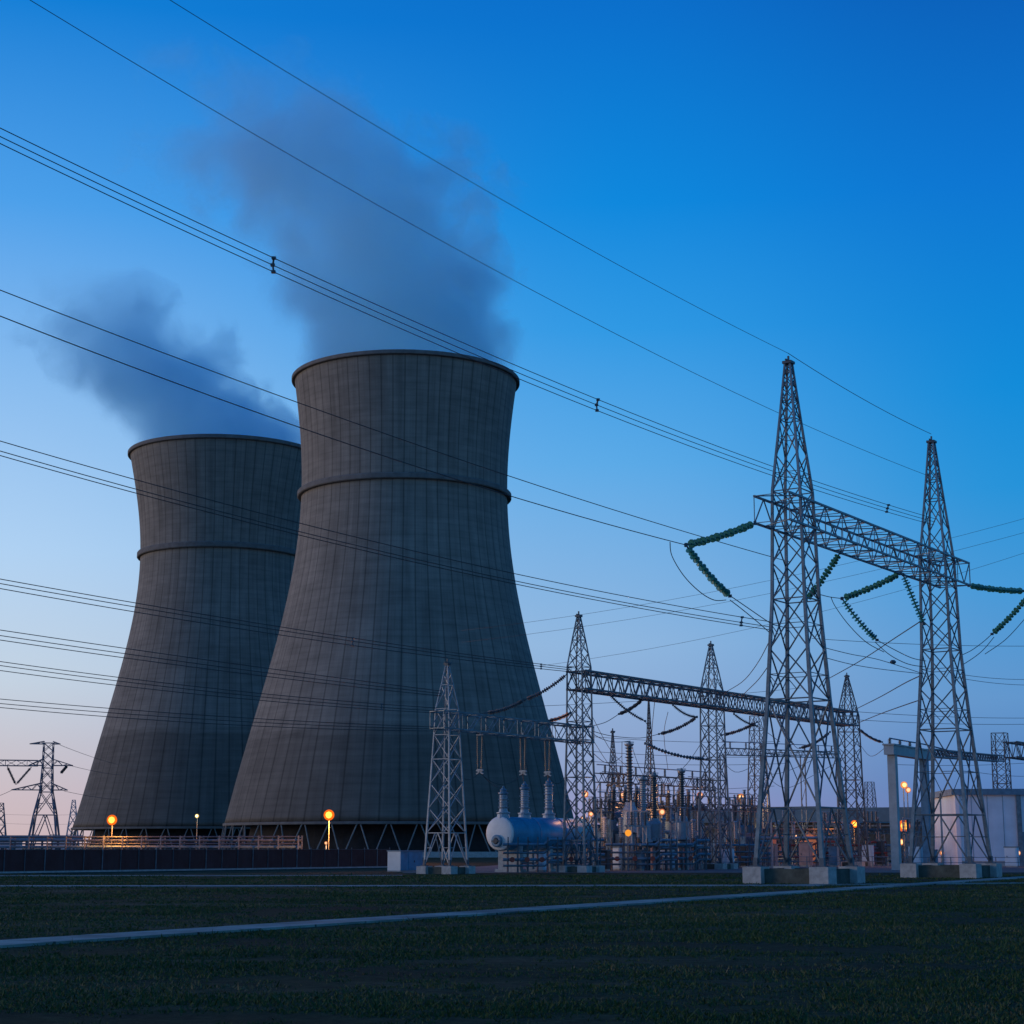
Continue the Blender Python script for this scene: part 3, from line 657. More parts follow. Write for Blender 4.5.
a7 = onbeam((c2 - c1).length + 3.6, 1.0); y7 = P(1024, 591, 131); string('green glass insulator string reaching right from the far end of the front beam', a7, y7, 15, 0.235, M['green_glass'], GG, 0.10)
e8 = P(992, 634, 129.5); string('green glass insulator string sloping down left at the right edge', P(1030, 594, 131), e8, 16, 0.225, M['green_glass'], GG, 0.15)

DG = 'dark insulator strings of the second row'
for lab, p0, p1, Y0, Y1_, sg in [
    ('dark insulator string from the near tower beam end down to the left', (567, 674), (525, 699.5), 147.5, 146.2, 0.25),
    ('dark insulator string lying over the short beam above the tank', (524, 700), (486, 713), 146.3, 144.8, 0.2),
    ('short dark insulator string left of the slim tower at the short beam', (570, 713), (549, 720.5), 149.0, 148.5, 0.12),
    ('dark insulator string, left arm of the first V under the long beam', (609, 694), (645, 721), 155, 155, 0.25),
    ('dark insulator string, right arm of the first V under the long beam', (642, 700), (619, 714), 160.5, 159, 0.15),
    ('dark insulator string hanging from the beam just before the middle tower', (673, 705), (696, 717), 165, 165, 0.25),
    ('dark insulator string rising to the middle tower from the lower left', (697, 717), (659, 734), 167, 165, 0.25),
    ('long dark insulator string sloping down right across the bushings', (645, 743.5), (707, 759), 163, 168, 0.35),
    ('dark insulator string, left arm of the V right of the middle tower', (734, 714), (757, 726), 178, 178, 0.2),
    ('dark insulator string, right arm of the V right of the middle tower', (757, 722), (722, 735), 179, 177, 0.2),
    ('dark insulator string hanging behind the tallest pylon on its left', (780, 720), (793, 744), 187, 187, 0.25),
    ('dark insulator string hanging behind the tallest pylon on its right', (830, 732), (800, 748), 195, 192, 0.3),
    ('dark insulator string leaving the far end of the long beam', (859, 729), (882, 742), 203, 205, 0.25)]:
    string(lab, P(*p0, Y0), P(*p1, Y1_), 20, 0.18, M['dark_ceramic'], DG, sg, 0.07)

# ------------------------------------------------------------------ wires
def catenary(A, B, mid=None, sag=None, n=26, ext0=0.0, ext1=0.0):
    A, B = Vector(A), Vector(B)
    f = lambda t, s: A + (B - A) * t - Vector((0, 0, 4 * s * t * (1 - t)))
    if mid is not None:
        lo, hi = -8.0, 14.0
        for _ in range(40):
            s = (lo + hi) / 2
            a, b = 0.0, 1.0
            for _ in range(30):
                t = (a + b) / 2
                if (proj(f(t, s))[0] < mid[0]) == (proj(B)[0] > proj(A)[0]): a = t
                else: b = t
            if proj(f(t, s))[1] < mid[1]: lo = s
            else: hi = s
        sag = (lo + hi) / 2
    sag = sag or 0.0
    return [f(-ext0 + (1 + ext0 + ext1) * i / n, sag) for i in range(n + 1)], lambda t: f(t, sag)
OG = 'overhead wires'
def wire(label, A, B, mid=None, sag=None, r=0.03, ext0=0, ext1=0, group=OG, name='overhead_wire', cat='wire', m=None, n=26):
    r *= 0.8
    pts, f = catenary(A, B, mid, sag, n, ext0, ext1)
    o = MB().tube(pts, r, 6).build(name, m or M['wire'], None, True)
    tag(o, label, cat, group); return f
def bundle(label, ends, r=0.03, ext0=0.25, spacers=()):
    t = thing('bundled_line', label, 'power line', tuple(ends[0][1]), 0, 'bundled power lines')
    o = Vector(ends[0][1]); fs = []
    for A, B, mid in ends:
        pts, f = catenary(A, B, mid, None, 36, ext0, 0); fs.append(f)
        MB().tube([p - o for p in pts], r * 0.78, 6).build('conductor', M['wire'], t, True)
    for s in spacers:
        k = MB()
        for i in range(len(fs) - 1):
            a, b = fs[i](s) - o, fs[i+1](s) - o; k.bar(a, b, 0.07)
        for f in fs: p = f(s) - o; k.box(tuple(p), (0.18, 0.18, 0.10))
        k.build('spacer', M['steel_dark'], t)
    return fs
top1 = P(789.5 + 8, 357, Y1); 
t1p = Vector((c1.x, c1.y, P(PX1, 358, Y1).z + 0.3)); t2p = Vector((c2.x, c2.y, P(PX2, 438, Y2).z + 0.3))
wire('thin shield wire running from upper left to the tip of the tallest pylon', P(170, 0, 62), t1p, (480, 187), r=0.017, ext0=0.35)
wire('thin shield wire strung between the tips of the two front pylons', t1p, t2p, None, 0.25, 0.024)
wire('thin wire from the upper left corner to the upper part of the right front pylon', P(30, 0, 62), P(934, 478, 122.5), (480, 262), r=0.018, ext0=0.3)
bundle('bundle of three heavy conductors with spacers crossing before both steam plumes',
       [(P(0, 128, 60), P(936, 519, 122.5), (582, 393)), (P(0, 136.5, 60.3), P(935, 522, 122.5), (582, 399)), (P(0, 143.5, 60), P(934, 525, 122.5), (582, 404.5))], 0.024, 0.35, (0.175, 0.475, 0.905))
wire('single conductor sagging across the nearer cooling tower behind the tallest pylon', P(0, 290, 72), P(790, 562, 107), (389, 435), r=0.028, ext0=0.3)
wire('single conductor sagging to the leftmost green insulator clamp', P(0, 316, 70), y1k, (360, 448), r=0.030, ext0=0.3)
bundle('bundle of three conductors crossing both cooling towers below their throat rings',
       [(P(0, 441, 78), P(772, 622, 104), (301, 523.5)), (P(0, 451, 78), P(771, 627, 104), (301, 532)), (P(0, 455.5, 78.3), P(771, 630, 104), (301, 535.5))], 0.028, 0.3, (0.95,))
bundle('bundle of three conductors ending on the tower right of the blue tank',
       [(P(0, 579, 112), P(572, 668, 149), (294, 629)), (P(0, 583.5, 112), P(572, 670, 149), (294, 632.5)), (P(0, 588.5, 112), P(572, 672, 149), (294, 637))], 0.038, 0.25, (0.55, 0.93))
bundle('bundle of three conductors crossing the lower shells above the white lamp',
       [(P(0, 630, 112), P(441, 691, 141), (200, 659)), (P(0, 635.5, 112), P(441, 693.5, 141), (200, 664)), (P(0, 640, 112), P(441, 696, 141), (200, 668))], 0.036, 0.25)
bundle('bundle of three faint conductors ending at the short beam over the tank',
       [(P(0, 661.5, 114), P(437, 708, 139.5), (200, 687)), (P(0, 665.5, 114), P(437, 711, 139.5), (200, 690.5)), (P(0, 670.5, 114), P(437, 713, 139.5), (200, 694.5))], 0.034, 0.25, (0.85,))
bundle('lowest bundle of three faint conductors on the left, just above the line pylon',
       [(P(0, 699, 118), P(437, 727, 139.5), (200, 715)), (P(0, 703.5, 118), P(437, 729, 139.5), (200, 719)), (P(0, 707.5, 118), P(437, 731, 139.5), (200, 723))], 0.034, 0.25)
# jumpers round the green strings
JG = 'jumper cables round the insulators'
def jump(label, A, B, sag, r=0.026): wire(label, A, B, None, sag, r, group=JG, name='jumper_cable', cat='cable', n=16)
def loop(label, px, r=0.026):
    wire_pts = [P(*q) for q in px]
    # smooth through the points
    out_ = []
    for i in range(len(wire_pts) - 1):
        p0, p1, p2, p3 = wire_pts[max(i-1,0)], wire_pts[i], wire_pts[i+1], wire_pts[min(i+2, len(wire_pts)-1)]
        for k in range(6):
            t = k / 6; out_.append(0.5*((2*p1)+(p2-p0)*t+(2*p0-5*p1+4*p2-p3)*t*t+(3*p1-p0-3*p2+p3)*t**3))
    out_.append(wire_pts[-1])
    tag(MB().tube(out_, r, 6).build('jumper_cable', M['wire'], None, True), label, 'cable', JG)
for lab, pts_ in [('thin lead from the string over the short beam to the pale tower', [(486,713,144.8),(472,714,143.5),(456,711,142)]), ('thin lead from the short string down to the middle hanging pair', [(549,720.5,148.5),(538,727,148),(524,734,147.2)]),
        ('thin lead from the first V under the long beam toward the bushings', [(645,721,155),(650,732,158),(645,743.5,162.5)]), ('thin lead from the first V back to the slim tower', [(619,714,159),(606,722,156),(592,726,152)]),
        ('thin lead from the string left of the middle tower to the left', [(659,734,165),(640,738,162),(612,736,156),(592,731,152)]), ('thin lead from the long low string to the middle tower', [(707,759,168),(712,757,170)]),
        ('thin lead from the V right of the middle tower back to it', [(722,735,177),(717,733,175),(714,726,173)]), ('thin lead from the V right of the middle tower onward', [(757,726,178),(768,733,184),(780,742,188)]),
        ('thin lead between the strings behind the tallest pylon', [(793,744,187),(797,748,190),(800,748,192)]), ('thin lead from the far end string to the portal', [(882,742,205),(884,744,190),(887,745,166)])]:
    loop(lab, pts_, 0.03)
loop('slack jumper loop hanging below the leftmost green insulator clamp', [(670,542,95.5),(672,556,96),(684,576,97),(700,592,98.3),(714,600,99),(726,600,99.5)])
loop('upper tail cable from the ring of the leftmost string to the tallest pylon', [(732,597,99.5),(748,608,100.5),(764,619,102),(772,624,103)])
loop('lower tail cable from the leftmost string to the tallest pylon leg', [(730,600,99.5),(743,610,100.5),(760,624,102),(771,634,103)])
loop('slack jumper loop hanging below the middle green insulator clamp', [(831,597,113),(835,606,114),(848,624,115.5),(866,642,116.5),(884,652,117.5)])
loop('line clamp wire from the tallest pylon to the middle green clamp', [(818,594,104),(830,597,112),(842,598.5,115)])
loop('upper tail cable from the middle string to the right front pylon', [(877,640,116.5),(895,650,118),(912,658,120),(926,661,122)])
loop('lower tail cable from the middle string to the right front pylon leg', [(875,642,116.5),(890,655,118),(908,664,120),(926,667,122)])
loop('upper tail cable from the right edge string to the right front pylon', [(992,634,129.5),(983,642,128.5),(972,650,127),(962,655,125.5)])
loop('lower tail cable from the right edge string to the right front pylon', [(994,637,129.5),(985,648,128.5),(976,656,127),(964,664,125.5)])
loop('slack jumper loop right of the right front pylon at the edge', [(1040,600,131),(1022,622,131),(1005,640,130.5),(985,654,129)])
loop('slack cable from the tallest pylon down to the second beam, outer', [(770,640,103),(757,664,125),(742,682,150),(722,694,172)], 0.03)
loop('slack cable from the tallest pylon down to the second beam, inner', [(771,662,103),(758,680,125),(744,694,150),(733,707,176)], 0.03)
loop('thin cable from the mid portal rising to the right front pylon, upper', [(826,680,190),(860,661,165),(895,638,140),(921,621,122)], 0.04)
loop('thin cable from the far tower rising to the right front pylon, middle', [(856,709,200),(880,697,170),(905,683,140),(922,675,123)], 0.04)
loop('thin cable from the far tower rising to the right front pylon, lower', [(858,723,201),(880,714,170),(905,705,140),(923,699,123)], 0.04)
loop('drooping wire with a dark marker between the tall pylons, upper', [(822,647,104),(850,654,110),(880,660,116),(924,674,122)], 0.022)
loop('drooping wire between the tall pylons, lower', [(823,657,104),(850,664,110),(880,669,116),(924,674,122)], 0.022)
mk = P(893, 662, 118); k = MB(); k.lathe(mk - Vector((0.2,0,0)), mk + Vector((0.2,0,0)), [(0,0.05),(0.25,0.14),(0.75,0.14),(1,0.05)], 8)
tag(k.build('wire_damper', M['steel_dark']), 'small dark damper sitting on the upper drooping wire', 'damper')
# faint lines of the farther circuits
ff = [((530, 622), (772, 580), 240, 'upper faint far wire rising right between the two lattice tips'), ((530, 634), (772, 593), 240, 'lower faint far wire rising right between the two lattice tips'),
      ((595, 658), (800, 617), 240, 'faint far wire rising right just above the second beam')]
for (a_, b2, Y_, lab) in ff: wire(lab, P(*a_, Y_), P(*b2, Y_ * 0.95), None, 0.3, 0.026, 0.3, 2.5)
for i, (a_, b2, lab) in enumerate([((835, 640), (1040, 646), 'highest faint level wire right of the tallest pylon'), ((965, 675), (1040, 679), 'upper dark level wire at the right edge'),
      ((965, 679), (1040, 685), 'lower dark level wire at the right edge'), ((860, 712), (1040, 718), 'faint level wire behind the right front pylon'), ((860, 720), (1040, 724), 'second faint level wire behind the right front pylon'),
      ((600, 752), (770, 757), 'faint level wire over the switchyard bushings'), ((600, 762), (770, 764), 'lower faint level wire over the switchyard bushings'), ((610, 738), (760, 742), 'wire just under the second beam at mid span'),
      ((540, 706), (780, 690), 'faint wire crossing behind the second beam'), ((600, 790), (760, 787), 'low faint wire behind the transformer bushings'),
      ((975, 772), (1040, 776), 'faint wire above the roof of the white building'), ((910, 765), (1040, 762), 'faint level wire crossing over the concrete portal')]):
    wire(lab, P(*a_, 215 + 3 * i), P(*b2, 240 + 3 * i), None, 0.25, 0.04, 0.1, 0.1)
for i, (a_, b2, lab) in enumerate([((68, 765), (140, 775), 'thin wire leaving the right cross arm of the line pylon'), ((60, 745), (140, 768), 'thin wire from the top of the line pylon to the cooling tower'),
      ((64, 791), (140, 799), 'thin wire leaving the lower cross arm of the line pylon'), ((-20, 813), (110, 813), 'level far wire low behind the line pylon'), ((-20, 822), (110, 822.5), 'lowest level far wire behind the line pylon'),
      ((12, 790), (-40, 800), 'thin wire leaving the line pylon to the left')]):
    wire(lab, P(*a_, 330 if i in (0, 1, 2, 5) else 700), P(*b2, 640 if i < 5 else 320), None, 0.8, 0.05, 0, 0.15)
string('dark insulator string, left arm of the V under the far left beam', P(7.5, 767, 328), P(15.5, 784, 328), 20, 0.28, M['dark_ceramic'], 'insulators of the line pylon', 0, 0.14)
string('dark insulator string, right arm of the V under the far left beam', P(31, 767.5, 328), P(16.5, 784, 328), 20, 0.28, M['dark_ceramic'], 'insulators of the line pylon', 0, 0.14)
string('dark insulator string slanting from the right cross arm of the line pylon', P(67, 766, 330), P(61, 773, 329), 16, 0.28, M['dark_ceramic'], 'insulators of the line pylon', 0, 0.14)

# ------------------------------------------------------------------ blue tank with its bushings
tk = P(500, 833.5, 150); TR = 1.40; TL = 13.0
tank = thing('pressure_tank', 'horizontal blue tank with white round end and three bushings on top', 'tank', (tk.x, tk.y, 0), YAW)
zc = tk.z
b = MB(); b.lathe((0,0,zc), (TL,0,zc), [(0,TR),(1,TR)], 40); b.build('shell', M['blue'], tank, True)
b = MB(); b.lathe((-0.20,0,zc), (0.02,0,zc), [(0,0.2),(0.05,0.7),(0.3,1.15),(0.7,1.34),(1,TR+0.03)], 40); b.build('end_cap', M['white'], tank, True)
b = MB(); b.lathe((TL,0,zc), (TL+0.45,0,zc), [(0,TR),(0.5,1.2),(1,0.5)], 32); b.build('end_cap', M['blue'], tank, True)
for x in (0.06, 4.2, 8.4, 12.6):
    b = MB(); b.lathe((x,0,zc), (x+0.14,0,zc), [(0,TR+0.05),(1,TR+0.05)], 40); b.build('seam_flange', M['blue'], tank)
b = MB(); b.lathe((-0.42,0.15,zc-0.62), (-0.1,0.15,zc-0.62), [(0,0.42),(0.2,0.52),(1,0.52)], 20); mh = b.build('manhole', M['steelblue'], tank, False)
b = MB(); b.lathe((-0.50,0.15,zc-0.62), (-0.40,0.15,zc-0.62), [(0,0.2),(1,0.3)], 12); b.bar((-0.48,-0.25,zc-0.62),(-0.48,0.55,zc-0.62),0.07); b.build('manhole_lid', M['darkgrey'], mh)
for x in (1.6, 6.4, 11.2):
    b = MB(); b.box((x,0,(zc-TR+0.35)/2), (0.5, 2.2, zc-TR+0.35)); b.box((x,0,0.12),(0.9,2.6,0.24)); b.build('saddle', M['concrete'], tank)
BX = (0.5, 3.8, 7.7); BHT = (2.55, 3.05, 3.45)
for i, x in enumerate(BX):
    h_ = BHT[i]; zt0 = zc + TR
    p = MB(); p.lathe((x,0,zt0-0.15), (x,0,zt0+0.75), [(0,0.60),(0.4,0.52),(0.5,0.60),(0.58,0.60),(0.62,0.40),(0.9,0.34),(1,0.42)], 16); bu = p.build('bushing_turret', M['grey_ceramic'], tank)
    q = MB(); q.discs((x,0,zt0+0.75), (x,0,zt0+h_-0.75), 8, 0.42, 0.33, 16); q.build('bushing_insulator', M['grey_ceramic'], bu)
    q = MB(); q.lathe((x,0,zt0+h_-0.75), (x,0,zt0+h_), [(0,0.30),(0.15,0.42),(0.3,0.42),(0.4,0.26),(0.6,0.30),(0.72,0.16),(1,0.08)], 12); q.build('bushing_terminal', M['steelblue'], bu)
for x in (2.4, 7.6, 9.4):
    q = MB(); q.tube([(x,-TR*0.8,zc-0.5),(x,-TR-0.35,zc-0.9),(x,-TR-0.4,0.25)], 0.09, 8); q.build('drain_pipe', M['steel'], tank)
q = MB(); q.tube([(0.8,-TR-0.15,0.75),(12,-TR-0.15,0.75)], 0.07, 8); q.tube([(0.8,-TR-0.15,1.0),(12,-TR-0.15,1.0)], 0.05, 8); q.build('header_pipe', M['steel'], tank)
wp = lambda x, z, y=0: Vector((tk.x + UX*x - UY*y, tk.y + UY*x + UX*y, z))
# double hanger strings from the short beam
hang = []
for i, (px, Y_, lab) in enumerate([(480, 143.2, 'left hanging pair of brown insulators below the short beam'), (523, 147.0, 'middle hanging pair of brown insulators below the short beam'), (547.5, 149.2, 'right hanging pair of brown insulators below the short beam')]):
    p0 = P(px, 733.5 + i * 1.5, Y_); p1 = P(px, 771.5 + i * 1.0, Y_); h_ = p0.z - p1.z
    t = thing('hanging_insulator', lab, 'insulator', tuple(p0), YAW, 'hanging insulator pairs')
    for s in (-1, 1):
        b = MB(); b.discs((0, s*0.24, -0.2), (0, s*0.18, -h_+0.25), 16, 0.10, 0.06, 9); b.build('disc_stack', M['brass'], t)
    b = MB(); b.box((0,0,-0.1),(0.12,0.7,0.1)); b.bar((0,0,0.2),(0,0,-0.1),0.1); b.build('top_yoke', M['steel_pale'], t)
    b = MB(); b.box((0,0,-h_+0.12),(0.14,0.6,0.14)); b.bar((0,-0.35,-h_-0.2),(0,0.35,-h_+0.1),0.1); b.bar((0,0.35,-h_-0.2),(0,-0.35,-h_+0.1),0.1); b.build('bottom_yoke', M['steel_pale'], t)
    hang.append(p1)
for i, x in enumerate(BX):
    jump(['left', 'middle', 'right'][i] + ' slack lead from a hanging pair down to its tank bushing', hang[i], wp(x, zc+TR+BHT[i]-0.1), 0.35, 0.03)
jump('slack lead looping left from the left hanging pair to the pale tower', hang[0], P(455, 770, 142), 0.7, 0.03)
jump('slack lead looping between the left and middle hanging pairs', hang[0] + Vector((0,0,-.1)), hang[1] + Vector((0,0,-.1)), 0.9, 0.03)
jump('slack lead looping right from the right hanging pair to the slim tower', hang[2], P(566, 775, 150), 0.8, 0.03)

# kiosk
kp = G(388, 871.5)
ko = thing('equipment_kiosk', 'small cabin with white end wall and blue side beside the fence', 'kiosk', (kp.x, kp.y, 0), YAW)
kl, kw, kh = 3.2, 1.35, 1.72
ang0 = 0
b = MB(); b.box((kl/2,-kw/2,kh/2+0.05),(kl,kw,kh-0.1)); b.build('body', M['blue'], ko)
b = MB(); b.box((-0.03,-kw/2,kh/2+0.05),(0.05,kw+0.04,kh-0.08)); b.build('end_wall', M['white'], ko)
b = MB(); b.box((kl/2,-kw/2,kh+0.03),(kl+0.2,kw+0.16,0.1)); b.build('roof', M['steelblue'], ko)
b = MB(); b.box((kl/2,-kw/2,0.03),(kl+0.1,kw+0.1,0.1)); b.build('plinth', M['concrete'], ko)
b = MB(); b.box((kl*0.5,-kw-0.015,kh/2+0.05),(0.9,0.03,kh-0.35)); d_ = b.build('door', M['blue'], ko)
b = MB(); b.box((kl*0.5+0.34,-kw-0.05,kh/2),(0.06,0.05,0.16)); b.build('handle', M['darkgrey'], d_)

# ------------------------------------------------------------------ fence and pipe rack on the left
fA, fB = G(-40, 874.0), G(389, 867.5); fA.z = fB.z = 0
fd = (fB - fA); FL = fd.length; fh = 1.86
fence = thing('screened_fence', 'long dark screened fence in front of the cooling towers', 'fence', (fA.x, fA.y, 0), math.atan2(fd.y, fd.x))
n = 26
for i in range(n + 1):
    b = MB(); x = FL*i/n; b.tube([(x,-0.07,0),(x,-0.07,fh+0.12)], 0.05, 6); b.lathe((x,-0.07,fh+0.12),(x,-0.07,fh+0.2),[(0,0.075),(1,0.02)],6); b.build('post', M['steel'] if i % 3 == 1 else M['steel_dark'], fence)
b = MB()
for i in range(n * 6):
    x0, x1 = FL*i/(n*6), FL*(i+1)/(n*6); y0, y1 = 0.02*math.sin(i*2.1), 0.02*math.sin((i+1)*2.1)
    b.add([(x0,y0,0.04),(x1,y1,0.04),(x1,y1,fh-0.03*abs(math.sin(i))),(x0,y0,fh-0.03*abs(math.sin(i-1)))], [(0,1,2,3)])
b.build('screen', M['screen'], fence)
b = MB(); b.bar((0,-0.02,fh),(FL,-0.02,fh),0.05); b.build('top_rail', M['steel_dark'], fence)
b = MB(); b.box((FL/2,-0.05,0.06),(FL,0.3,0.16)); b.build('kerb', M['concrete'], fence)

YR = 262.0
ra, rb_ = P(-60, 838, YR), P(300, 838, YR - 14)
rack = thing('pipe_rack', 'long low rack of pale pipes running behind the dark fence', 'pipe rack', (ra.x, ra.y, 0), math.atan2(rb_.y-ra.y, rb_.x-ra.x))
RL = (Vector((rb_.x, rb_.y, 0)) - Vector((ra.x, ra.y, 0))).length
for z, r, y in ((3.55, 0.10, 0), (3.05, 0.17, 0.5), (2.6, 0.12, -0.2), (2.15, 0.2, 0.4), (1.6, 0.15, -0.3), (1.0, 0.2, 0.3)):
    b = MB(); b.tube([(0,y,z),(RL,y,z)], r, 8); b.build('pipe', random.choice([M['steel'], M['steel_dark'], M['steelblue']]), rack)
for i in range(20):
    x = RL*i/19; b = MB(); b.bar((x,-0.6,0),(x,-0.6,3.7),0.16); b.bar((x,0.8,0),(x,0.8,3.7),0.16)
    for z in (3.42, 2.42, 1.4): b.bar((x,-0.7,z),(x,0.9,z),0.1)
    b.build('post', M['steel'], rack)
ca = P(-60, 836, 300); cb = P(82, 836, 300)
cond = thing('cable_duct', 'dark raised cable duct left of the farther cooling tower', 'duct', ((ca.x+cb.x)/2, 300, 0))
L_ = cb.x - ca.x
b = MB(); b.box((0,0,3.75),(L_,1.2,0.7)); b.build('trough', M['steelblue'], cond)
for i in range(9): b = MB(); b.bar((-L_/2+L_*(i+0.5)/9,0,0),(-L_/2+L_*(i+0.5)/9,0,3.4),0.3); b.build('post', M['steel_dark'], cond)

def cabin(px, py, Y, w_, d_, h_, label, m, rz=0.0):
    p = P(px, py, Y); t = thing('site_cabin', label, 'cabin', (p.x, Y, 0), rz)
    b = MB(); b.box((0,0,h_/2),(w_,d_,h_)); b.build('body', m, t)
    b = MB(); b.box((0,0,h_+0.06),(w_+0.2,d_+0.2,0.12)); b.build('roof', M['steelblue'], t)
    b = MB(); b.box((-w_*0.2,-d_/2-0.02,h_*0.62),(w_*0.28,0.04,h_*0.3)); b.build('window', M['darkgrey'], t)
    b = MB(); b.box((w_*0.25,-d_/2-0.02,h_*0.42),(w_*0.24,0.04,h_*0.8)); b.build('door', M['steelblue'], t)
    return t
cabin(10, 845, 310, 3.6, 2.5, 3.0, 'pale site cabin behind the fence at far left', M['white'])
cabin(64, 845, 312, 3.6, 2.5, 3.1, 'pale site cabin behind the fence by the farther cooling tower', M['white'])

# ------------------------------------------------------------------ shed, portal and white building
sY = 268.0
sa, sb = P(598, 808.5, sY + 10), P(925, 808.5, sY - 10)
shed = thing('open_shed', 'long open sided shed with deep blue grey roof edge', 'shed', (sa.x, sa.y, 0), math.atan2(sb.y-sa.y, sb.x-sa.x))
SL = math.hypot(sb.x-sa.x, sb.y-sa.y); zt = P(760, 808.5, sY).z; zlw = P(760, 822.5, sY).z
b = MB(); b.box((SL/2, 0.0, (zt+zlw)/2), (SL, 0.3, zt-zlw)); b.build('fascia', M['roof'], shed)
b = MB(); b.box((SL/2, 9.3, zt-0.35), (SL, 18.2, 0.3)); b.build('roof', M['roof'], shed)
b = MB(); b.box((SL/2, 18.2, zt/2-0.4), (SL, 0.25, zt-0.9)); b.build('back_wall', M['steelblue'], shed)
for i in range(11):
    b = MB(); x = SL*(i+0.3)/10.8; b.bar((x,0.5,0),(x,0.5,zlw+0.2),0.34); b.build('column', M['steel'], shed)
b = MB(); b.bar((0,0.35,zlw-0.55),(SL,0.35,zlw-0.55),0.2); b.build('tie_rail', M['steel'], shed)

pY = 165.0
p0 = P(892, 752, pY); p1 = P(923.5, 752, 174.0)
portal = thing('concrete_portal', 'pale concrete post and beam portal behind the right front pylon', 'portal', (p0.x, pY, 0), math.atan2(p1.y-p0.y, p1.x-p0.x))
PL = math.hypot(p1.x-p0.x, p1.y-p0.y)
zt_, zl_ = P(892, 745.5, pY).z, P(892, 755, pY).z
b = MB(); b.box((0,0,zl_/2),(0.75,0.75,zl_)); b.build('column', M['pale_concrete'], portal)
b = MB(); b.box((PL,0,zl_/2),(0.75,0.75,zl_)); b.build('column', M['steelblue'], portal)
b = MB(); b.box((PL/2+0.6,0,(zt_+zl_)/2),(PL+3.2,0.95,zt_-zl_)); b.box((PL/2+0.6,0,zt_+0.05),(PL+3.4,1.15,0.14)); b.build('beam', M['pale_concrete'], portal)
for x in (-0.6, 2.6, 5.8, 9.0):
    b = MB(); b.discs((x,0,zt_+0.1),(x,0,zt_+0.6),4,0.2,0.1,8); b.build('insulator', M['dark_ceramic'], portal)
b = MB(); b.tube([(-0.6,0,zt_+0.65),(PL+0.5,0,zt_+0.65),(PL+4,-1.0,zt_+0.3),(PL+8,-2.4,zt_-0.7)],0.07,6); b.build('busbar', M['steel'], portal)

a = P(926, 749, 175); b_ = P(1000, 756, 233); zb = P(926, 756.5, 175).z - a.z
gantry_beam('dark lattice beam running on from the concrete portal behind the right front pylon', (a.x, a.y, 0), (b_.x, b_.y, b_.z - a.z), a.z + zb, a.z, 0.5, 0.14, 0.07, 'steel gantry beams', 1.2, M['steel_dark'])
bY = 198.0
q0 = P(958, 860, bY)
wb = thing('white_building', 'plain white flat roofed building with pilasters at the right edge', 'building', (q0.x, bY, 0), -0.06)
BH = P(985, 795, bY).z; BT = P(985, 789, bY).z; BW = 26.0
b = MB(); b.box((BW/2,8,BH/2),(BW,16,BH)); b.build('wall', M['offwhite'], wb)
b = MB(); b.box((BW/2,8,(BH+BT)/2),(BW+0.9,16.9,BT-BH)); b.build('roof', M['steelblue'], wb)
for x in (0.15, 6.9, 8.6, 13.0, 19.5, 25.8):
    b = MB(); b.box((x,-0.16,BH/2),(0.45 if x != 6.9 else 0.5,0.32,BH-0.02)); b.build('pilaster', M['steel'] if x in (6.9,) else M['offwhite'], wb)
b = MB(); b.box((7.75,-0.05,2.3),(1.1,0.1,2.9)); d_ = b.build('door', M['steelblue'], wb)
b = MB(); b.box((8.15,-0.14,2.2),(0.08,0.08,0.3)); b.build('handle', M['darkgrey'], d_)
b = MB(); b.box((BW/2,-0.06,0.3),(BW,0.14,0.6)); b.build('plinth', M['concrete'], wb)
for x in (1.75, 3.5, 5.2, 10.8): 
    b = MB(); b.box((x,-0.012,BH/2+0.3),(0.05,0.03,BH-0.7)); b.build('cladding_joint', M['steelblue'], wb)

# ------------------------------------------------------------------ switchyard equipment
EG = 'switchyard equipment'
# (a) post insulators on steel stands
def post_insulator(label, loc, hs, hi, r, m):
    t = thing('post_insulator', label, 'insulator', loc, YAW, 'post insulators of the switchyard')
    b = MB()
    for s in (-1, 1):
        for q in (-1, 1): b.bar((s*0.22,q*0.22,0),(s*0.14,q*0.14,hs),0.08)
    for i in range(4):
        z0, z1_ = hs*i/4, hs*(i+1)/4; b.bar((-0.2,-0.2,z0),(0.18,-0.18,z1_),0.045); b.bar((0.2,0.2,z0),(-0.18,0.18,z1_),0.045); b.bar((0.2,-0.2,z0),(0.18,0.18,z1_),0.045); b.bar((-0.2,0.2,z0),(-0.18,-0.18,z1_),0.045)
    b.box((0,0,hs),(0.6,0.6,0.08)); b.build('stand', M['steel'], t)
    b = MB(); b.discs((0,0,hs+0.04),(0,0,hs+hi), max(5,int(hi*6)), r, r*0.6, 10); b.build('shed_stack', m, t)
    b = MB(); b.lathe((0,0,hs+hi),(0,0,hs+hi+0.25),[(0,r*0.8),(0.6,r*0.8),(0.7,r*1.3),(1,r*1.2)],10); b.build('terminal', M['steel_pale'], t)
    return t
def rowlab(i, n, what):
    o = ['nearest', 'second', 'third', 'fourth', 'fifth', 'sixth', 'seventh', 'eighth', 'ninth', 'farthest']
    return what % (o[i] if i < n - 1 else 'farthest')
ord_ = ['first', 'second', 'third', 'fourth', 'fifth', 'sixth', 'seventh', 'eighth', 'ninth', 'tenth', 'eleventh', 'twelfth', 'last']
pxs = [604, 612.5, 621, 640, 652, 663, 676, 689, 699, 722, 734, 746]
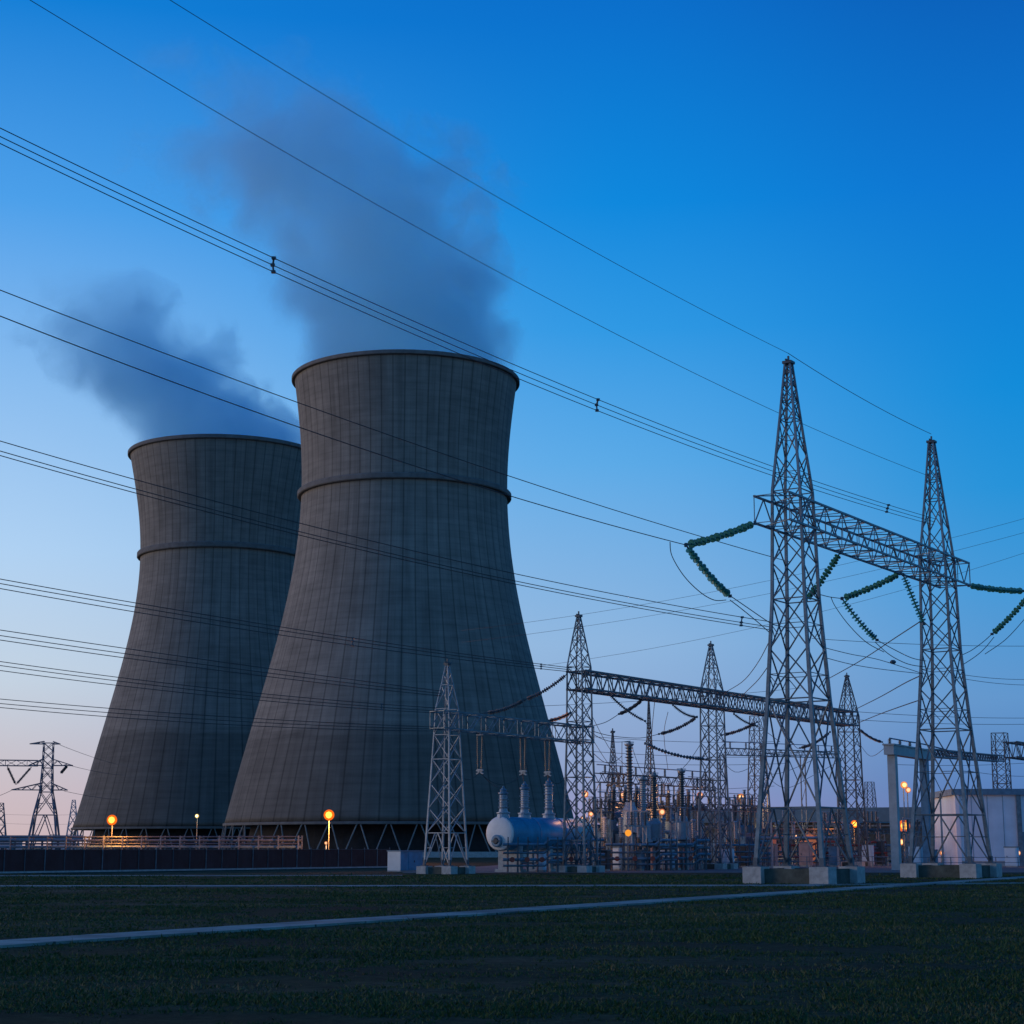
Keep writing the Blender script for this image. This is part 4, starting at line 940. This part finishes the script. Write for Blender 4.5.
for i, px in enumerate(pxs):
    Y_ = 170 + i * 3.2 + (i % 3) * 5; p = P(px, 860, Y_)
    post_insulator(f'{ord_[i]} slim post insulator on a lattice stand, counting right from the blue tank', (p.x, Y_, 0), 3.2 + (i % 4) * 0.9, 1.8 + (i % 3) * 0.5, 0.2, M['dark_ceramic'] if i % 2 else M['grey_ceramic'])
pxs = [770, 781, 826, 838, 868, 879]
for i, px in enumerate(pxs):
    Y_ = 205 + i * 5; p = P(px, 858, Y_)
    post_insulator(f'{ord_[i]} post insulator in the row before the open shed, from the left', (p.x, Y_, 0), 2.6 + (i % 3) * 0.7, 1.7, 0.22, M['dark_ceramic'])

# (b) power transformers
def transformer():
    t = thing('power_transformer', '', 'transformer', (0,0,0), YAW, 'power transformers')
    b = MB(); b.box((0,0,2.0),(6.4,2.6,3.2)); b.box((0,0,3.68),(6.7,2.9,0.16)); b.box((0,0,0.3),(6.8,3.0,0.5)); b.build('tank', M['steelblue'], t)
    for s in (-1, 1):
        for k in range(2):
            b = MB(); x0 = -2.9 + k * 3.2
            for i in range(11): b.box((x0 + i*0.26, s*2.0, 2.0),(0.09,1.1,2.6))
            b.tube([(x0-0.1,s*2.0,3.15),(x0+2.75,s*2.0,3.15)],0.12,8); b.tube([(x0-0.1,s*2.0,0.85),(x0+2.75,s*2.0,0.85)],0.12,8)
            b.build('radiator', M['steelblue'], t)
    b = MB(); b.lathe((-2.6,0.7,5.0),(2.2,0.7,5.0),[(0,0.3),(0.04,0.5),(0.96,0.5),(1,0.3)],18); b.bar((-1.6,0.7,3.7),(-1.6,0.7,4.6),0.16); b.bar((1.4,0.7,3.7),(1.4,0.7,4.6),0.16); b.build('conservator', M['steelblue'], t)
    for i in range(3):
        x = -2.2 + i*2.2
        b = MB(); b.lathe((x,-0.6,3.74),(x-0.1,-0.75,4.7),[(0,0.5),(0.9,0.45),(1,0.32)],14); tr = b.build('bushing_turret', M['steelblue'], t)
        b = MB(); b.discs((x-0.1,-0.75,4.7),(x-0.35,-1.1,7.5),16,0.30,0.17,12); b.build('bushing_insulator', M['dark_ceramic'], tr)
        b = MB(); b.lathe((x-0.35,-1.1,7.5),(x-0.4,-1.16,8.0),[(0,0.12),(0.5,0.2),(1,0.05)],8); b.build('bushing_terminal', M['steel_pale'], tr)
    b = MB(); b.box((3.55,-0.6,1.5),(0.6,1.1,1.7)); cb_ = b.build('control_cabinet', M['offwhite'], t)
    b = MB(); b.box((3.87,-0.3,1.5),(0.04,0.06,0.3)); b.build('handle', M['darkgrey'], cb_)
    b = MB(); b.tube([(-3.3,-1.0,0.6),(-3.5,-1.0,2.0),(-3.4,0.4,4.2),(-2.6,0.7,4.8)],0.1,8); b.build('oil_pipe', M['steel'], t)
    return t
tr0 = transformer()
p = P(618, 858, 172); tr0.location = (p.x, 172, 0); tr0['label'] = 'blue grey power transformer close behind the blue tank'
p = P(672, 858, 184); dup(tr0, (p.x, 184, 0), YAW, 'blue grey power transformer behind the middle lattice tower')
p = P(738, 857, 214); dup(tr0, (p.x, 214, 0), YAW, 'blue grey power transformer left of the tallest pylon, before the shed')

# (c) tall bushing columns
def bushing_column(label, px, py_top, Y_, r=0.36, m=None):
    p = P(px, 858, Y_); z = P(px, py_top, Y_).z
    t = thing('bushing_column', label, 'bushing', (p.x, Y_, 0), 0.4, 'tall bushing columns')
    zb_ = z * 0.52
    b = MB(); b.lathe((0,0,0),(0,0,zb_*0.55),[(0,0.75),(0.04,0.75),(0.05,0.5),(0.95,0.5),(1,0.7)],16); b.build('pedestal', M['steel'], t)
    b = MB(); b.lathe((0,0,zb_*0.55),(0,0,zb_),[(0,0.85),(0.1,0.85),(0.12,0.72),(0.75,0.72),(0.9,0.5),(1,0.48)],18); b.build('housing', M['grey_ceramic'], t)
    b = MB(); b.discs((0,0,zb_),(0,0,z-0.5),18,r,r*0.62,12); b.build('shed_stack', m or M['dark_ceramic'], t)
    b = MB(); b.lathe((0,0,z-0.5),(0,0,z),[(0,r*0.9),(0.3,r*1.2),(0.5,r*1.2),(0.6,0.12),(1,0.1)],12); b.bar((-0.5,0,z-0.1),(0.5,0,z-0.1),0.08); b.build('terminal', M['steel_pale'], t)
bushing_column('tallest dark bushing column left of the middle lattice tower', 630.5, 741, 168, 0.38)
bushing_column('stout grey bushing column just right of the tallest dark one', 644, 776, 170, 0.42, M['grey_ceramic'])
bushing_column('dark bushing column halfway to the middle lattice tower', 655, 772, 172, 0.36)
bushing_column('dark bushing column with its lead close to the middle lattice tower', 683, 768, 176, 0.34)
bushing_column('short grey bushing column right beside the blue tank end', 611, 793, 171, 0.40, M['grey_ceramic'])
loop('sloping lead from the dark bushing column up to the second beam', [(683,768,176),(690,760,176),(700,745,176),(706,735,174)], 0.03)
loop('lead drooping from the tallest dark bushing column to the left tower', [(630.5,741,168),(615,742,163),(600,738,156),(585,728,151)], 0.03)
loop('lead drooping under the second beam near the slim tower', [(592,752,152),(604,762,158),(614,762,163),(622,756,167)], 0.03)
loop('thin vertical lead from the second beam to the thin tapered mast', [(655,698,162),(652,730,168),(650,765,176),(649,785,180)], 0.03)

# (d) small bus gantry and tubular busbars
def bus_gantry(label, pxa, pya, pxb, pyb, Ya, Yb, npost, zspan=0.9):
    a = P(pxa, pya, Ya); b2 = P(pxb, pyb, Yb); d = Vector((b2.x-a.x, b2.y-a.y, 0)); Lg = d.length
    t = thing('busbar_frame', label, 'busbar frame', (a.x, a.y, 0), math.atan2(d.y, d.x), 'busbar frames')
    b = MB(); n = int(Lg / 0.9); z0 = a.z - zspan; z1_ = a.z; sl = (b2.z - a.z) / Lg
    q = lambda x, z, y: Vector((x, y, z + sl * x))
    for y in (-0.35, 0.35):
        b.bar(q(0,z0,y),q(Lg,z0,y),0.1); b.bar(q(0,z1_,y),q(Lg,z1_,y),0.1)
        for i in range(n): b.bar(q(Lg*i/n,z0 if i%2 else z1_,y),q(Lg*(i+1)/n,z1_ if i%2 else z0,y),0.055)
    b.build('beam', M['steel_dark'], t)
    for i in range(npost):
        x = Lg*i/(npost-1); b = MB(); b.bar((x,-0.35,0),(x,-0.35,z0+sl*x),0.14); b.bar((x,0.35,0),(x,0.35,z0+sl*x),0.14)
        for k in range(7): zz0 = (z0+sl*x)*k/7; zz1 = (z0+sl*x)*(k+1)/7; b.bar((x,-0.35 if k%2 else 0.35,zz0),(x,0.35 if k%2 else -0.35,zz1),0.06)
        b.build('post', M['steel'], t)
    for i in range(npost*2):
        x = Lg*(i+0.5)/(npost*2); b = MB(); b.discs((x,0,z1_+sl*x),(x,0,z1_+sl*x+0.8),6,0.16,0.09,8); b.build('insulator', M['dark_ceramic'], t)
    b = MB(); b.tube([q(0,z1_+0.85,0), q(Lg,z1_+0.85,0)],0.06,6); b.build('busbar', M['steel_pale'], t)
bus_gantry('upper lattice busbar frame behind the tall bushings', 597, 773, 712, 780, 178, 200, 4)
bus_gantry('low busbar frame across the transformers', 598, 801, 764, 806, 166, 214, 7, 0.7)
bus_gantry('low busbar frame in front of the open shed', 768, 829, 905, 829, 205, 250, 6, 0.6)
bus_gantry('small busbar frame at mid height behind the tallest pylon', 722, 748, 838, 752, 232, 262, 4, 0.9)

# (d2) small portal frames with three standing insulators, and bus supports
def switch_frame(label, px, py, Y_, wid, m, dirn=0.0):
    p = P(px, 858, Y_); z = P(px, py, Y_).z
    t = thing('switch_frame', label, 'switch frame', (p.x, Y_, 0), YAW + dirn, 'switch frames of the yard')
    for s_ in (-1, 1):
        b = MB(); x = s_*wid/2
        for q in (-0.22, 0.22): b.bar((x,q,0),(x,q*0.8,z),0.09)
        n_ = int(z/0.8)
        for i_ in range(n_): b.bar((x,-0.22 if i_%2 else 0.22,z*i_/n_),(x,0.22 if i_%2 else -0.22,z*(i_+1)/n_),0.05)
        b.build('post', m, t)
    b = MB(); b.bar((-wid/2-0.4,-0.2,z),(wid/2+0.4,-0.2,z),0.12); b.bar((-wid/2-0.4,0.2,z),(wid/2+0.4,0.2,z),0.12); b.build('crossbar', m, t)
    for x in (-wid*0.42, 0, wid*0.42):
        b = MB(); b.discs((x,-0.2,z+0.06),(x,-0.2,z+1.25),8,0.17,0.09,9); b.build('insulator', M['dark_ceramic'], t)
        b = MB(); b.discs((x,0.25,z+0.06),(x,0.25,z+1.25),8,0.17,0.09,9); b.build('insulator', M['grey_ceramic'], t)
    b = MB()
    for x in (-wid*0.42, 0, wid*0.42): b.tube([(x,-0.5,z+1.3),(x,0.9,z+1.42)],0.045,6)
    b.build('switch_blade', M['steel_pale'], t)
for lab, px, py, Y_, wid, mm, dr in [('switch frame hard against the far end of the blue tank', 600, 812, 167, 3.4, 'steel', 0), ('tall switch frame behind the first transformer', 617, 786, 182, 4.2, 'steel_dark', 0.2), ('low switch frame before the tallest bushing column', 637, 826, 163, 3.0, 'steel_pale', 0),
        ('switch frame right of the short thin mast', 661, 796, 180, 4.0, 'steel_dark', 0.1), ('low pale switch frame left of the middle lattice tower', 681, 822, 169, 3.2, 'steel_pale', 0), ('tall switch frame right behind the middle lattice tower', 705, 790, 195, 4.4, 'steel_dark', 0),
        ('low switch frame right of the middle lattice tower', 724, 824, 186, 3.4, 'steel', 0.1), ('tall dark switch frame left of the tallest pylon', 745, 806, 205, 4.4, 'steel_dark', 0), ('switch frame seen through the tallest pylon', 790, 822, 198, 3.8, 'steel', 0.2),
        ('pale switch frame right of the tallest pylon', 830, 824, 202, 3.8, 'steel_pale', 0), ('dark switch frame left of the concrete portal', 872, 822, 214, 4.2, 'steel_dark', 0.1), ('switch frame inside the concrete portal', 912, 832, 182, 3.4, 'steel', 0)]:
    switch_frame(lab, px, py, Y_, wid, M[mm], dr)
def pipe_bridge(label, pxa, pya, Ya, pxb, pyb, Yb, r, m, npost):
    a, b2 = P(pxa, pya, Ya), P(pxb, pyb, Yb); d = b2 - a; L0 = math.hypot(d.x, d.y)
    t = thing('pipe_run', label, 'pipework', (a.x, a.y, 0), math.atan2(d.y, d.x), 'raised pipe runs')
    b = MB(); b.tube([(0,0,a.z),(L0*0.5,0,(a.z+b2.z)/2),(L0,0,b2.z)], r, 10); b.build('pipe', m, t)
    b = MB(); b.tube([(0,0.35,a.z-0.05),(L0,0.35,b2.z-0.05)], r*0.5, 8); b.build('pipe', M['steel'], t)
    for i in range(npost):
        x = L0*(i+0.5)/npost; z = a.z + (b2.z-a.z)*(i+0.5)/npost - r
        b = MB(); b.bar((x,-0.1,0),(x,-0.1,z),0.14); b.bar((x,-0.4,z-0.05),(x,0.6,z-0.05),0.12); b.build('support', M['steel_dark'], t)
pipe_bridge('thick dark raised pipe run above the transformers', 612, 805, 176, 706, 808, 206, 0.28, M['steel_dark'], 6)
pipe_bridge('blue grey raised pipe run behind the blue tank', 590, 826, 170, 668, 832, 178, 0.22, M['steelblue'], 5)
pipe_bridge('pale raised pipe run behind the tallest pylon', 756, 838, 196, 846, 838, 212, 0.18, M['steel_pale'], 5)
pipe_bridge('low pale raised pipe run by the middle lattice tower', 640, 845, 161, 704, 846, 170, 0.13, M['steel_pale'], 4)
pipe_bridge('dark raised pipe run under the shed edge', 722, 830, 222, 880, 830, 236, 0.2, M['steel_dark'], 6)
for lab, pts_ in [('thin dropper wire left of the tallest bushing column', [(622,742,160),(622,760,166),(623,778,172)]), ('slack wire from the second beam to the upper busbar frame', [(668,712,166),(664,735,172),(668,770,184)]),
        ('slack wire between two bushing columns', [(630.5,742,168),(638,764,169),(644,777,170)]), ('slack wire between the grey and dark bushing columns', [(644,777,170),(650,783,171),(655,773,172)]), ('long slack wire from the dark bushing column to the middle tower', [(655,773,172),(668,786,174),(683,769,176)]),
        ('slack wire from the middle tower to the right over the frames', [(716,752,174),(735,772,180),(757,764,190)]), ('thin slack wire looping low behind the tallest pylon', [(762,772,190),(785,788,195),(812,776,198),(838,762,200)]), ('second thin slack wire looping behind the tallest pylon', [(748,760,190),(770,774,195),(800,766,198),(842,744,200)]),
        ('thin wire from the slim tower to the upper busbar frame', [(592,716,151),(612,752,165),(634,772,182)]), ('second thin wire from the slim tower to the upper busbar frame', [(593,740,151),(612,768,165),(628,776,180)]),
        ('slack wire from the far end tower to the concrete portal', [(856,738,201),(870,756,190),(886,747,168)])]:
    loop(lab, pts_, 0.026)

# (e) cabinets, drums, pipes and rails near the ground
def cabinet(label, px, Y_, w_, d_, h_, m, rz=YAW):
    p = P(px, 858, Y_); t = thing('control_cabinet', label, 'cabinet', (p.x, Y_, 0), rz, 'control cabinets of the switchyard')
    b = MB(); b.box((0,0,h_/2+0.15),(d_,w_,h_)); b.build('body', m, t)
    b = MB(); b.box((0,0,h_+0.2),(d_+0.14,w_+0.14,0.1)); b.build('roof', M['steel'], t)
    b = MB(); b.box((0,0,0.08),(d_*0.9,w_*0.9,0.16)); b.build('plinth', M['concrete'], t)
    b = MB(); b.box((-d_/2-0.015,0,h_/2+0.15),(0.03,w_*0.84,h_*0.86)); dr = b.build('door', m, t)
    b = MB(); b.box((-d_/2-0.05,w_*0.3,h_/2+0.15),(0.05,0.05,0.2)); b.build('handle', M['darkgrey'], dr)
cabs = [(541, 152, 0.9, 0.6, 1.5, 'offwhite', 'pale cabinet under the middle of the blue tank'), (560, 158, 1.1, 0.7, 1.7, 'steelblue', 'blue grey cabinet under the far half of the blue tank'),
    (604, 160, 1.0, 0.6, 1.6, 'darkgrey', 'dark cabinet just right of the slim tower footing'), (617, 163, 0.8, 0.5, 1.9, 'offwhite', 'tall pale cabinet left of the amber lamp'),
    (639, 162, 0.9, 0.6, 1.6, 'steelblue', 'blue grey cabinet right of the amber lamp'), (651, 164, 0.7, 0.5, 2.0, 'pinkish', 'tall salmon cabinet right of the amber lamp'),
    (668, 166, 1.2, 0.7, 1.7, 'offwhite', 'wide pale cabinet left of the middle lattice tower'), (684, 168, 0.8, 0.5, 2.2, 'pinkish', 'tall salmon cabinet left of the middle lattice tower'),
    (727, 186, 1.3, 0.8, 1.8, 'offwhite', 'wide pale cabinet right of the middle lattice tower'), (743, 190, 1.0, 0.6, 2.0, 'darkgrey', 'dark cabinet left of the tallest pylon'),
    (772, 190, 1.1, 0.7, 2.2, 'pinkish', 'salmon cabinet between the legs of the tallest pylon'), (806, 195, 1.3, 0.7, 2.4, 'pinkish', 'wide salmon cabinet behind the near leg of the tallest pylon'),
    (834, 196, 1.0, 0.6, 2.0, 'steelblue', 'blue grey cabinet right of the tallest pylon legs'), (868, 205, 1.2, 0.7, 2.2, 'offwhite', 'pale cabinet left of the concrete portal'),
    (881, 207, 0.8, 0.6, 2.6, 'darkgrey', 'tall dark cabinet touching the concrete portal column'), (916, 175, 1.2, 0.7, 2.0, 'offwhite', 'pale cabinet inside the concrete portal'),
    (932, 178, 1.0, 0.6, 1.6, 'steelblue', 'blue grey cabinet left of the right front pylon footings'), (1012, 190, 1.3, 0.8, 1.9, 'offwhite', 'pale cabinet by the door of the white building')]
for px, Y_, w_, d_, h_, mm, lab in cabs: cabinet(lab, px, Y_, w_, d_, h_, M[mm])

def breaker(label, px, Y_, s=1.0):
    p = P(px, 858, Y_); t = thing('circuit_breaker', label, 'circuit breaker', (p.x, Y_, 0), YAW + 1.2, 'circuit breakers')
    b = MB(); b.box((0,0,1.0),(3.4*s,0.5,0.35))
    for x in (-1.4, 1.4):
        for y in (-0.2, 0.2): b.bar((x*s,y*2,0),(x*s,y,1.0),0.12)
    b.build('frame', M['steel'], t)
    b = MB(); b.box((0.1,-0.55,1.05),(0.8,0.5,1.0)); b.build('drive_box', M['offwhite'], t)
    for x in (-1.3, 0, 1.3):
        b = MB(); b.discs((x*s,0,1.18),(x*s,0,2.9),9,0.2,0.12,10); po = b.build('pole', M['brass'], t)
        b = MB(); b.discs((x*s,0,2.95),(x*s,0,4.6),9,0.24,0.15,10); b.lathe((x*s,0,4.6),(x*s,0,4.85),[(0,0.2),(0.5,0.28),(1,0.1)],10); b.build('interrupter', M['grey_ceramic'], po)
for i, (px, Y_, lab) in enumerate([(596, 166, 'three pole circuit breaker at the far end of the blue tank'), (630, 166, 'three pole circuit breaker behind the amber lamp'), (664, 171, 'three pole circuit breaker left of the middle lattice tower'),
        (694, 178, 'three pole circuit breaker behind the middle lattice tower'), (728, 192, 'three pole circuit breaker left of the tallest pylon'), (786, 200, 'three pole circuit breaker seen between the tallest pylon legs'), (852, 212, 'three pole circuit breaker left of the concrete portal')]): breaker(lab, px, Y_)

def cable_drum(label, px, Y_, r, m):
    p = P(px, 858, Y_); t = thing('cable_drum', label, 'cable drum', (p.x, Y_, 0), YAW - 0.5, 'cable drums')
    for x in (-0.5, 0.5):
        b = MB(); b.lathe((x-0.05,0,r),(x+0.05,0,r),[(0,r),(1,r)],24); b.lathe((x-0.08,0,r),(x+0.08,0,r),[(0,r*0.2),(1,r*0.2)],10); b.build('flange', m, t)
    b = MB(); b.lathe((-0.45,0,r),(0.45,0,r),[(0,r*0.72),(1,r*0.72)],20); b.build('cable_winding', M['darkgrey'], t)
for lab, px, Y_, r, m in [('red cable drum standing left of the tallest pylon', 733, 222, 1.7, 'red'), ('larger orange cable drum left of the tallest pylon', 748, 226, 2.2, 'orange'), ('red cable drum between the tallest pylon legs', 779, 230, 1.9, 'red'),
        ('orange cable drum in the shed right of the tallest pylon', 812, 236, 2.0, 'orange'), ('small red cable drum near the concrete portal', 872, 226, 1.2, 'red')]: cable_drum(lab, px, Y_, r, M[m])

def pipe_manifold(label, px, Y_, L, m):
    p = P(px, 858, Y_); t = thing('pipe_manifold', label, 'pipework', (p.x, Y_, 0), YAW - 0.9, 'pipe manifolds')
    for k, z in enumerate((0.55, 1.05, 1.6, 2.3)):
        b = MB(); b.tube([(0,k*0.15,z),(L*0.7,k*0.15,z),(L*0.8,k*0.15,z+0.4),(L,k*0.15,z+0.4)],0.09+0.03*(k%2),8); b.build('pipe', m if k % 2 else M['steel'], t)
    for i in range(6):
        x = L*(i+0.5)/6; b = MB(); b.bar((x,-0.1,0),(x,-0.1,2.9),0.1); b.bar((x,0.6,0),(x,0.6,2.4),0.1); b.bar((x,-0.1,2.2),(x,0.6,2.2),0.08); b.build('support', M['steel_dark'], t)
    for i in range(3):
        x = L*(i+0.6)/4; b = MB(); b.lathe((x,-0.25,1.05),(x,-0.15,1.05),[(0,0.22),(1,0.22)],14); b.bar((x,-0.2,1.05),(x,0.1,1.05),0.06); b.build('valve_wheel', M['red'], t)
for lab, px, Y_, L, mm in [('tangle of pipes under the near end of the blue tank', 503, 148.5, 5.0, 'steelblue'), ('tangle of pipes under the far end of the blue tank', 548, 155, 5.0, 'steelblue'), ('pipe manifold at the foot of the transformers', 606, 161, 6.5, 'steelblue'),
        ('pipe manifold left of the middle lattice tower', 652, 164.5, 5.5, 'steelblue'), ('pipe manifold right of the middle lattice tower', 716, 186, 6.0, 'steelblue'), ('reddish pipe manifold behind the tallest pylon', 757, 196, 9.0, 'red'),
        ('reddish pipe manifold right of the tallest pylon', 820, 206, 8.0, 'red'), ('pipe manifold beside the concrete portal', 866, 212, 6.0, 'steelblue')]: pipe_manifold(lab, px, Y_, L, M[mm])

def guard_rail(label, A, B, h=1.1):
    A, B = Vector((A[0], A[1], 0)), Vector((B[0], B[1], 0)); d = B - A; L = d.length
    t = thing('guard_rail', label, 'railing', tuple(A), math.atan2(d.y, d.x), 'yard railings')
    b = MB()
    for z in (h, h*0.55): b.tube([(0,0,z),(L,0,z)],0.03,6)
    b.build('rail', M['steel'], t)
    n = max(2, int(L/2.2))
    for i in range(n+1): b = MB(); b.bar((L*i/n,0,0),(L*i/n,0,h+0.05),0.07); b.build('post', M['steel'], t)
p = P(600, 858, 159); q = P(703, 858, 166); guard_rail('low steel railing before the transformers', (p.x, 159), (q.x, 166))
p = P(720, 858, 180); q = P(888, 858, 192); guard_rail('low steel railing behind the tallest pylon', (p.x, 180), (q.x, 192))
p = P(905, 858, 172); q = P(1040, 858, 176); guard_rail('low steel railing before the white building', (p.x, 172), (q.x, 176))
for lab, px, Y_, pyt in [('plain slim steel post behind the amber lamp', 632, 163, 800), ('plain slim steel post right of the transformer radiators', 700, 172, 798), ('plain slim steel post left of the middle lattice tower', 677, 165, 812),
        ('plain pale post seen between the tallest pylon legs', 772, 182, 812), ('plain pale post beside the right front pylon', 966, 182, 800), ('plain slim post at the edge of the white building', 943, 186, 798)]:
    p = P(px, 858, Y_); z = P(px, pyt, Y_).z; t = thing('steel_post', lab, 'post', (p.x, Y_, 0), YAW, 'slim steel posts')
    b = MB(); b.bar((0,0,0),(0,0,z),0.2,0.13); b.build('shaft', M['steel_pale'], t)
    b = MB(); b.box((0,0,0.1),(0.5,0.5,0.2)); b.build('base', M['concrete'], t)
    b = MB(); b.bar((-0.5,0,z),(0.5,0,z),0.1); b.discs((0,0,z),(0,0,z+0.5),5,0.14,0.08,8); b.build('head', M['dark_ceramic'], t)

# ------------------------------------------------------------------ lamps (seen lit; the low fence lamp is added)
LAMPM = {'sodium': (emit('sodium_bulb', (1.0, 0.46, 0.07), 2.4), emit('sodium_glow', (1.0, 0.16, 0.010), 1.05), (1.0, 0.30, 0.05)), 'warm': (emit('warm_bulb', (1.0, 0.50, 0.20), 2.2), emit('warm_glow', (1.0, 0.32, 0.09), 0.9), (1.0, 0.45, 0.15)),
         'white': (emit('white_bulb', (1.0, 0.80, 0.35), 4), emit('white_glow', (1.0, 0.7, 0.25), 0.6), (1.0, 0.8, 0.45)), 'dim': (emit('dim_warm_bulb', (1.0, 0.50, 0.25), 1.6), emit('dim_warm_glow', (1.0, 0.30, 0.12), 0.6), (1.0, 0.45, 0.2)),
         'amber': (emit('amber_globe', (1.0, 0.36, 0.04), 1.0), None, (1.0, 0.45, 0.12))}
def lamp(label, px, py, Y_, kind, r, power):
    p = P(px, py, Y_); t = thing('yard_lamp', label, 'lamp', (p.x, p.y, 0), 0, 'lit yard lamps')
    em, glow, col = LAMPM[kind]
    b = MB(); b.tube([(0.0,0.35,0),(0,0.35,p.z+0.1)],0.075,8,0.05); b.tube([(0,0.35,p.z),(0,0.12,p.z)],0.06,6); b.build('pole', M['steel'], t)
    if glow:
        b = MB(); b.lathe((0,0.30,p.z),(0,0.10,p.z),[(0,r*0.4),(0.6,r*0.8),(1,r*0.85)],14); b.build('housing', M['darkgrey'], t)
        b = MB(); b.lathe((0,0.10,p.z),(0,-0.16,p.z),[(0,r*0.86),(0.4,r*0.95),(0.75,r*0.85),(1,r*0.62)],18); b.build('glow_shell', glow, t, True)  # emissive shell stands for the glow round the bulb
    b = MB(); rb = r * (0.60 if glow else 1.0); b.lathe((0,-0.14-rb*0.3,p.z-rb),(0,-0.14-rb*0.3,p.z+rb),[(0,0.1*rb),(0.15,0.7*rb),(0.5,rb),(0.85,0.75*rb),(1,0.1*rb)],14); b.build('bulb', em, t, True)
    if power:
        l = bpy.data.lights.new('lamp_light', 'POINT'); l.energy = power; l.color = col; l.shadow_soft_size = r
        lo = bpy.data.objects.new('lamp_light', l); C.objects.link(lo); lo.parent = t; lo.location = (0, -0.5 - r, p.z - r * 0.6)
    return t
lamp('orange sodium lamp before the farther cooling tower', 112, 820, 255, 'sodium', 0.78, 5000)
lamp('orange sodium lamp before the nearer cooling tower', 329, 815, 236, 'sodium', 0.75, 16000)
lamp('small pale yellow lamp between the two orange lamps', 197, 816, 262, 'white', 0.32, 120)
lamp('warm lamp on a tall pole above the shed roof left of the tallest pylon', 741, 798, 240, 'warm', 0.65, 900)
lamp('orange lamp hanging under the shed right of the tallest pylon', 854.5, 824, 225, 'sodium', 0.5, 700)
lamp('upper warm lamp beside the concrete portal column', 904, 785, 190, 'warm', 0.40, 120)
lamp('second warm lamp just below the upper portal lamp', 908, 790, 190, 'dim', 0.34, 50)
lamp('brightest orange lamp beside the foot of the concrete portal', 904, 826, 196, 'sodium', 0.7, 300)
lamp('lower orange lamp beside the foot of the concrete portal', 901, 842, 196, 'warm', 0.36, 80)
lamp('pinkish lamp seen through the slim tower right of the tank', 585, 794, 162, 'dim', 0.34, 200)
lamp('lower small lamp seen through the slim tower right of the tank', 591, 814, 164, 'dim', 0.24, 100)
lamp('small lamp at the far end of the blue tank', 582, 818, 165, 'dim', 0.17, 60)
lamp('warm lamp among the bushings behind the transformers', 623, 795, 182, 'dim', 0.36, 260)
lamp('warm lamp lower among the transformer bushings', 662, 812, 180, 'dim', 0.34, 260)
lamp('small lamp below the busbar frame left of the middle tower', 622, 815, 180, 'dim', 0.25, 120)
lamp('warm lamp right behind the middle lattice tower', 700, 795, 195, 'dim', 0.36, 150)
lamp('round amber lamp on a short post at the front of the yard', 628, 853 - 20, 158, 'amber', 0.30, 30)
lamp('small red orange lamp inside the shed', 745, 834, 236, 'dim', 0.30, 350)
lamp('small warm lamp inside the shed behind the tallest pylon', 796, 836, 240, 'dim', 0.28, 350)
lamp('small pale lamp under the roof edge of the shed', 775, 826, 250, 'white', 0.2, 120)
lamp('warm lamp at the door of the white building', 1018, 853, 192, 'dim', 0.30, 60)
lamp('small orange lamp behind the right front pylon footing', 942, 853, 190, 'dim', 0.26, 40)
lamp('low orange lamp added behind the fence for its reddish glow', 326, 843, 225, 'dim', 0.22, 900)  # added to give the fence its reddish glow
